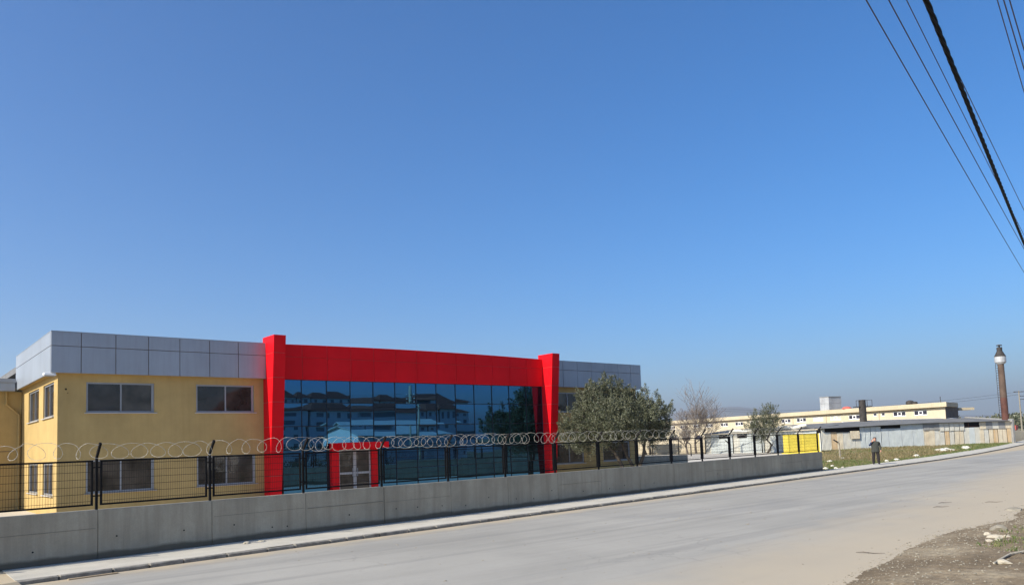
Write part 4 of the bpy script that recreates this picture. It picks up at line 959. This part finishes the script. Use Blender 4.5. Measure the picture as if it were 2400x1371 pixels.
# ------------------------------------------------------------------ the man on the pavement
def man():
    px, py = 51.45, 23.35; rz = math.atan2(-py, -px) + math.pi/2 + 0.12
    V = []; Ed = []; Rr_ = []
    def add(p, r, par=None):
        V.append(p); Rr_.append(r); i = len(V)-1
        if par is not None: Ed.append((par, i))
        return i
    pel = add((0,0,.93), (.17,.13)); sp = add((0,-.01,1.12), (.185,.14), pel); ches = add((0,-.005,1.32), (.185,.13), sp)
    nk = add((0,-.005,1.45), (.062,.062), ches); hd0 = add((0,-.02,1.53), (.068,.075), nk); hd1 = add((0,-.025,1.61), (.075,.092), hd0); hd2 = add((0,-.02,1.675), (.058,.072), hd1)
    for sx in (-1, 1):
        h = add((.095*sx,0,.86), (.105,.105), pel); k = add((.125*sx,-.015,.50), (.092,.092), h); a = add((.135*sx,.02,.10), (.072,.076), k); t = add((.155*sx,-.12,.045), (.042,.04), a)
    s = add((-.18,0,1.375), (.075,.08), ches); e = add((-.315,-.09,1.17), (.058,.058), s); wr = add((-.185,-.15,1.40), (.038,.038), e); hn = add((-.135,-.11,1.49), (.03,.042), wr); hn2 = add((-.115,-.075,1.55), (.022,.038), hn)
    s = add((.18,0,1.375), (.075,.08), ches); e = add((.27,.02,1.12), (.06,.06), s); wr = add((.275,-.04,.90), (.038,.04), e); hn = add((.27,-.055,.82), (.028,.042), wr); hn3 = add((.265,-.06,.775), (.02,.036), hn)
    me = bpy.data.meshes.new('body'); me.from_pydata(V, Ed, []); o = bpy.data.objects.new('tmp', me); COL.objects.link(o)
    md = o.modifiers.new('s', 'SKIN'); md.use_smooth_shade = True
    for i, r in enumerate(Rr_): me.skin_vertices[0].data[i].radius = r
    me.skin_vertices[0].data[0].use_root = True
    o.modifiers.new('ss', 'SUBSURF').levels = 2; o.modifiers['ss'].render_levels = 2
    dg = bpy.context.evaluated_depsgraph_get(); dg.update(); ev = o.evaluated_get(dg).to_mesh()
    vs = [v.co.copy() for v in ev.vertices]; fs = [tuple(p.vertices) for p in ev.polygons]
    bpy.data.objects.remove(o)
    mb = MB(); mb.add(vs, fs); nb = len(fs)
    # fingers, nose and ears grow out of the same mesh
    for k in range(4):
        x = .262 + .0; y = -.085 + .018*k; L = (.055,.07,.066,.05)[k]
        mb.tube([(x,y,.79),(x+.006,y-.004,.79-L*.55),(x-.006,y-.008,.79-L)], [.0095,.009,.007], 6)
        q = Vector((-.105, -.09+.016*k, 1.55)); mb.tube([q, q+Vector((.006,.012,.035)), q+Vector((.02,.02,.03+L*.45))], [.0095,.009,.007], 6)
    mb.tube([(.25,-.07,.85),(.235,-.09,.815),(.235,-.09,.785)], [.012,.011,.008], 6); mb.tube([(-.135,-.13,1.47),(-.105,-.14,1.50),(-.095,-.12,1.53)], [.012,.011,.008], 6)
    mb.tube([(0,-.105,1.625),(0,-.128,1.59),(0,-.118,1.575)], [.010,.017,.012], 6)
    for sx in (-1, 1): mb.tube([(.072*sx,0,1.57),(.085*sx,.008,1.60),(.075*sx,.005,1.63)], [.008,.016,.012], 6)
    skin = mat('skin', (0.50, 0.27, 0.19), 0.6, var=.06); jack = mat('dark_jacket', (0.045, 0.048, 0.042), 0.9, var=.2, scale=8); trou = mat('dark_trousers', (0.022, 0.019, 0.020), 0.9); shoe = mat('black_shoes', (0.012,0.011,0.010), 0.5); hair = mat('dark_hair', (0.018,0.014,0.012), 0.7); blue = mat('shaded_blue_sleeve', (0.03,0.04,0.085), 0.9)  # blue of the raised sleeve is shading painted into the jacket colour
    mesh = mb.mesh('person', None, True)
    for q in (skin, jack, trou, shoe, hair, blue): mesh.materials.append(q)
    for p in mesh.polygons:
        c = p.center; hand = (c.z < .885 and abs(c.x) > .21) or (c.x < -.08 and 1.425 < c.z < 1.72 and c.y < -.045 and abs(c.x) > .085)
        if p.index >= nb: mi = 0
        elif hand and c.z < .885 and c.x > .2: mi = 0
        elif hand and c.x < -.09 and c.z > 1.425: mi = 0
        elif c.z > 1.475: mi = 4 if (c.z > 1.665 or (c.y > .012 and c.z > 1.55)) else 0
        elif c.z > .80: mi = 5 if (c.x < -.20 and c.z > 1.05) else 1
        elif c.z > .085: mi = 2
        else: mi = 3
        p.material_index = mi
    T = link('person', mesh, None, (px, py, 0.005), rz); T.scale = (1.16, 1.14, 1.06)
    tag(T, 'man in dark jacket and trousers on the pavement holding a hand to his ear', 'person')
    # jacket hem as clothing
    m = MB(); n = 20; vs = []
    for z, k in ((.78, 1.08), (.95, 1.03), (1.10, 1.0)):
        for i in range(n): a = 2*math.pi*i/n; vs.append((.205*k*math.cos(a)*(1 if z < 1 else .97), .145*k*math.sin(a), z))
    m.add(vs, [(j*n+i, j*n+(i+1) % n, (j+1)*n+(i+1) % n, (j+1)*n+i) for j in range(2) for i in range(n)])
    jm = m.mesh('jacket_hem', jack, True); j = bpy.data.objects.new('jacket_hem', jm); COL.objects.link(j); j.parent = T
    m = MB(); m.lathe((0,-.012,1.615), [(.075,.02),(.083,.05),(.07,.085),(.03,.102),(.005,.104)], 14)
    hm = m.mesh('hair', hair, True); j = bpy.data.objects.new('hair', hm); COL.objects.link(j); j.parent = T
man()

# ------------------------------------------------------------------ rubble, grass, pebbles
def stone_mesh(seed, mt, flat=.5):
    rnd = random.Random(seed); b = bmesh.new(); bmesh.ops.create_icosphere(b, subdivisions=2, radius=.5)
    off = Vector((seed*3.1, seed*1.7, 0))
    for v in b.verts:
        k = 1 + .55*mnoise.noise(v.co*1.9 + off); v.co = v.co * k; v.co.z *= flat
        if v.co.z < -.12: v.co.z = -.12
    me = bpy.data.meshes.new('stone'); b.to_mesh(me); b.free(); me.materials.append(mt); return me
def stone(x, y, z, s, mt, label, grp, seed, rz=None, flat=.5, name='rubble_piece'):
    o = link(name, stone_mesh(seed, mt, flat), None, (x, y, z), R_.uniform(0, 6) if rz is None else rz)
    o.scale = s if hasattr(s, '__len__') else (s, s*.75, s); return tag(o, label, 'stone', grp)
rub = [(54.4,28.1,.42,'white rubble piece on the green verge nearest the wall end'),(47.5,24.4,.30,'white rubble lump at the verge foot by the wall end'),(59.4,29.6,.40,'pale rubble slab beside the bent post'),(45.8,23.3,.34,'small white rubble lump close to the wall end on the pavement edge'),(46.9,23.45,.26,'small pale lump between wall end and man'),(44.7,23.4,.4,'flat white rubble in the shade of the wall end'),(65.4,26.4,.62,'white rubble heap piece right of the man near the pavement'),(55.9,24.6,.40,'low white fragment just right of the man'),(58.2,24.9,.42,'second low white fragment right of the man')]
for i, (x, y, s, lab) in enumerate(rub): stone(x, y, lot_h(x, y)+.04, s, M['rubble'], lab, 'rubble on the verge', 40+i)
heap = [(81.3,30.4,.9,'wide white lump at the back of the rubble heap by the shed'),(82.4,29.9,.6,'rounded white lump in the middle of the rubble heap'),(79.1,28.6,.5,'small white lump at the front left of the rubble heap'),(84.3,31.0,.7,'white lump touching the shed side of the rubble heap'),(87.9,30.4,1.0,'long pale slab right of the rubble heap'),(92.3,32.1,.6,'single white lump on the green bank far right of the heap'),(80.0,30.0,1.2,'biggest flat pale slab on the left of the rubble heap'),(85.5,29.6,.5,'small lump between the rubble heap and the long slab'),(77.5,28.8,.8,'leftmost pale slab of the rubble heap')]
for i, (x, y, s, lab) in enumerate(heap): stone(x, y, lot_h(x, y)+.06, s, M['rubble'], lab, 'rubble heap by the shed', 60+i, flat=.4)
near = [(18.9,6.05,(.52,.34,.42),M['stone2'],'largest grey stone on the dark roadside soil'),(18.15,6.01,.17,M['stone'],'pale cobble left of the largest grey stone'),(17.56,5.67,(.40,.16,.2),M['stone'],'flat pale slab stone in front of the largest stone'),(17.61,5.48,.13,M['stone'],'small cobble right of the flat slab stone'),(16.76,5.52,.15,M['stone'],'left cobble of the pair near the bank edge'),(17.0,5.44,.16,M['stone'],'right cobble of the pair near the bank edge'),(14.19,4.51,(.26,.2,.2),M['stone'],'pale chunk at the bottom right edge'),(24.4,7.4,(.5,.4,.35),M['stone2'],'grey clod of debris at the right roadside')]
for i, (x, y, s, mt, lab) in enumerate(near): stone(x, y, bank_h(x, y)+.01, s, mt, lab, 'stones on the roadside bank', 80+i, flat=.55, name='roadside_stone')
stone(7.35, 19.2, .01, (.34,.16,.14), M['stone'], 'broken pale chip on the pavement against the wall', 'chips on the pavement', 95)
stone(7.75, 19.25, .01, (.2,.12,.14), M['stone'], 'smaller pale chip beside it against the wall', 'chips on the pavement', 96)
m = MB(); m.bar((3.05,17.25,-.072),(3.95,17.31,-.068),.07,.022); M['wood'] = mat('weathered_wood', (0.42,0.32,0.2), .85, streak=.3); tag(m.build('wooden_batten', M['wood']), 'thin wooden batten lying at the kerb on the left', 'batten')
pts = [(13.9,4.55),(14.3,4.6),(14.9,4.62),(15.4,4.5),(15.9,4.42)]
m = MB(); m.tube([(x, y, bank_h(x,y)+.03) for x, y in pts], [.012,.018,.02,.018,.01], 6); tag(m.build('dry_stick', M['stone']), 'long pale dry stick on the bottom right bank', 'stick')
for i, (x, y, an, lab) in enumerate(((25.8,9.7,.3,'forked dry twig lying on the road'),(26.6,8.6,-.1,'dark thin twig on the dusty road by the right edge'),(24.4,9.3,.15,'long dry twig lying on the tan dust'),(14.7,6.95,-.6,'short dark twig at the soil edge'))):
    m = MB(); dx = Vector((math.cos(an-.7), math.sin(an-.7), 0)); c = Vector((x, y, -.072))
    m.tube([c-dx*.22, c-dx*.07+Vector((0,.03,.012)), c+dx*.1, c+dx*.25+Vector((.02,-.04,.01))], [.004,.008,.007,.003], 5); m.tube([c, c+dx*.12+Vector((-.06,.10,.02))], [.006,.003], 5)
    tag(m.build('dry_twig', M['bark']), lab, 'twig', 'twigs on the road')
m = MB(); rnd = random.Random(2)
for _ in range(4200):
    x = rnd.uniform(9, 26); y = lerp_poly(EDGE, x) - abs(rnd.gauss(0, 1.6)) + .25
    s = rnd.choice((.004,.005,.006,.008,.010,.020)) * rnd.uniform(.7,1.3); z = max(bank_h(x, y), -.085) + s*.3
    c = Vector((x,y,z)); a = rnd.uniform(0,6.28); u = Vector((math.cos(a),math.sin(a),0))*s*1.3; v = Vector((-math.sin(a),math.cos(a),0))*s
    m.add([c+u, c+v, c-u, c-v, c+Vector((0,0,s*.8)), c-Vector((0,0,s))], [(0,1,4),(1,2,4),(2,3,4),(3,0,4),(1,0,5),(2,1,5),(3,2,5),(0,3,5)])
tag(m.build('pebbles', M['stone2']), 'scattered pebbles on the roadside soil', 'pebbles', kind='stuff')
m = MB()
for _ in range(260):
    x = rnd.uniform(6, 34); y = rnd.uniform(lerp_poly(EDGE, x)+.2, lerp_poly(KERB, max(2.3, x)) - .1); s = rnd.choice((.012,.02,.03)) * rnd.uniform(.6,1.2)
    c = Vector((x,y,-.083)); a = rnd.uniform(0,6.28); u = Vector((math.cos(a),math.sin(a),0))*s*1.5; v = Vector((-math.sin(a),math.cos(a),0))*s
    m.add([c+u, c+v, c-u, c-v, c+Vector((0,0,s*.6))], [(0,1,4),(1,2,4),(2,3,4),(3,0,4)])
tag(m.build('road_grit', M['stone2']), 'loose grit scattered on the road', 'grit', kind='stuff')
def blades(mb, x, y, z, rnd, n, h, w, sp):
    for _ in range(n):
        a = rnd.uniform(0,6.28); b = Vector((x + rnd.gauss(0,sp), y + rnd.gauss(0,sp), z - .02)); L = h*rnd.uniform(.5,1.3); t = Vector((math.cos(a),math.sin(a),0)); s_ = Vector((-t.y,t.x,0))*w
        tip = b + t*L*rnd.uniform(.15,.7) + Vector((0,0,L))
        mid = b + t*L*.15 + Vector((0,0,L*.6))
        mb.add([b-s_, b+s_, mid+s_*.7, tip, mid-s_*.7], [(0,1,2,3,4)])
dry = MB(); grn = MB(); rnd = random.Random(14)
for _ in range(7000):
    x = 43.9 + 72*rnd.random()**1.25; y = lerp_poly(INN, x) + .1 + 20*rnd.random()**1.6
    if y > 23.1 + (x - 43.8) * 0.53: continue
    rel = (Vector((x, y, 0)) - Vector((87.79,46.53,0)))
    tS = Vector((0.9158,-0.4016,0)); 
    if rel.dot(Vector((-0.4016,-0.9158,0))) < .25 and x > 82: continue
    k = fbm(x, y, .11, 3, 7); d = y - lerp_poly(INN, x); green = (x < 49.0 and d < 3) or (x > 82 and d < 4.5) or (d < .7 and x > 56) or k > .10
    blades(grn if green else dry, x, y, lot_h(x, y), rnd, 7, rnd.uniform(.06,.15) if green else rnd.uniform(.07,.22), .013 if x < 65 else .024, .16)
tag(grn.build('green_grass', M['grass_green']), 'short green weeds along the verge and lot', 'grass', kind='stuff')
tag(dry.build('dry_grass', M['grass']), 'dry brown grass filling the vacant lot', 'grass', kind='stuff')
bg = MB()
for _ in range(420):
    x = rnd.uniform(14.5, 22.5); y = lerp_poly(EDGE, x) - 1.0 - abs(rnd.gauss(0,1.3))
    if fbm(x, y, .7, 3, 3) < .12 and not (x > 18.2 and y < 5.7): continue
    blades(bg, x, y, bank_h(x, y), rnd, 7, rnd.uniform(.04,.11), .006, .07)
tag(bg.build('bank_weeds', M['grass_green']), 'sparse green weeds on the roadside bank', 'weeds', kind='stuff')

# ------------------------------------------------------------------ haze
hz = MB(); hz.box(-15000, 15000, -15000, 15000, -1.5, 570)
hm, ht, hp = nodes('haze_air'); ht.nodes.remove(hp)
vp = ht.nodes.new('ShaderNodeVolumePrincipled'); vp.inputs['Color'].default_value = (0.98, 0.955, 0.93, 1); vp.inputs['Density'].default_value = 1.45e-4; vp.inputs['Anisotropy'].default_value = 0.36
ht.links.new(vp.outputs[0], ht.nodes['Material Output'].inputs['Volume'])
tag(hz.build('haze', hm), 'thin pale haze in the air', 'haze', kind='stuff')
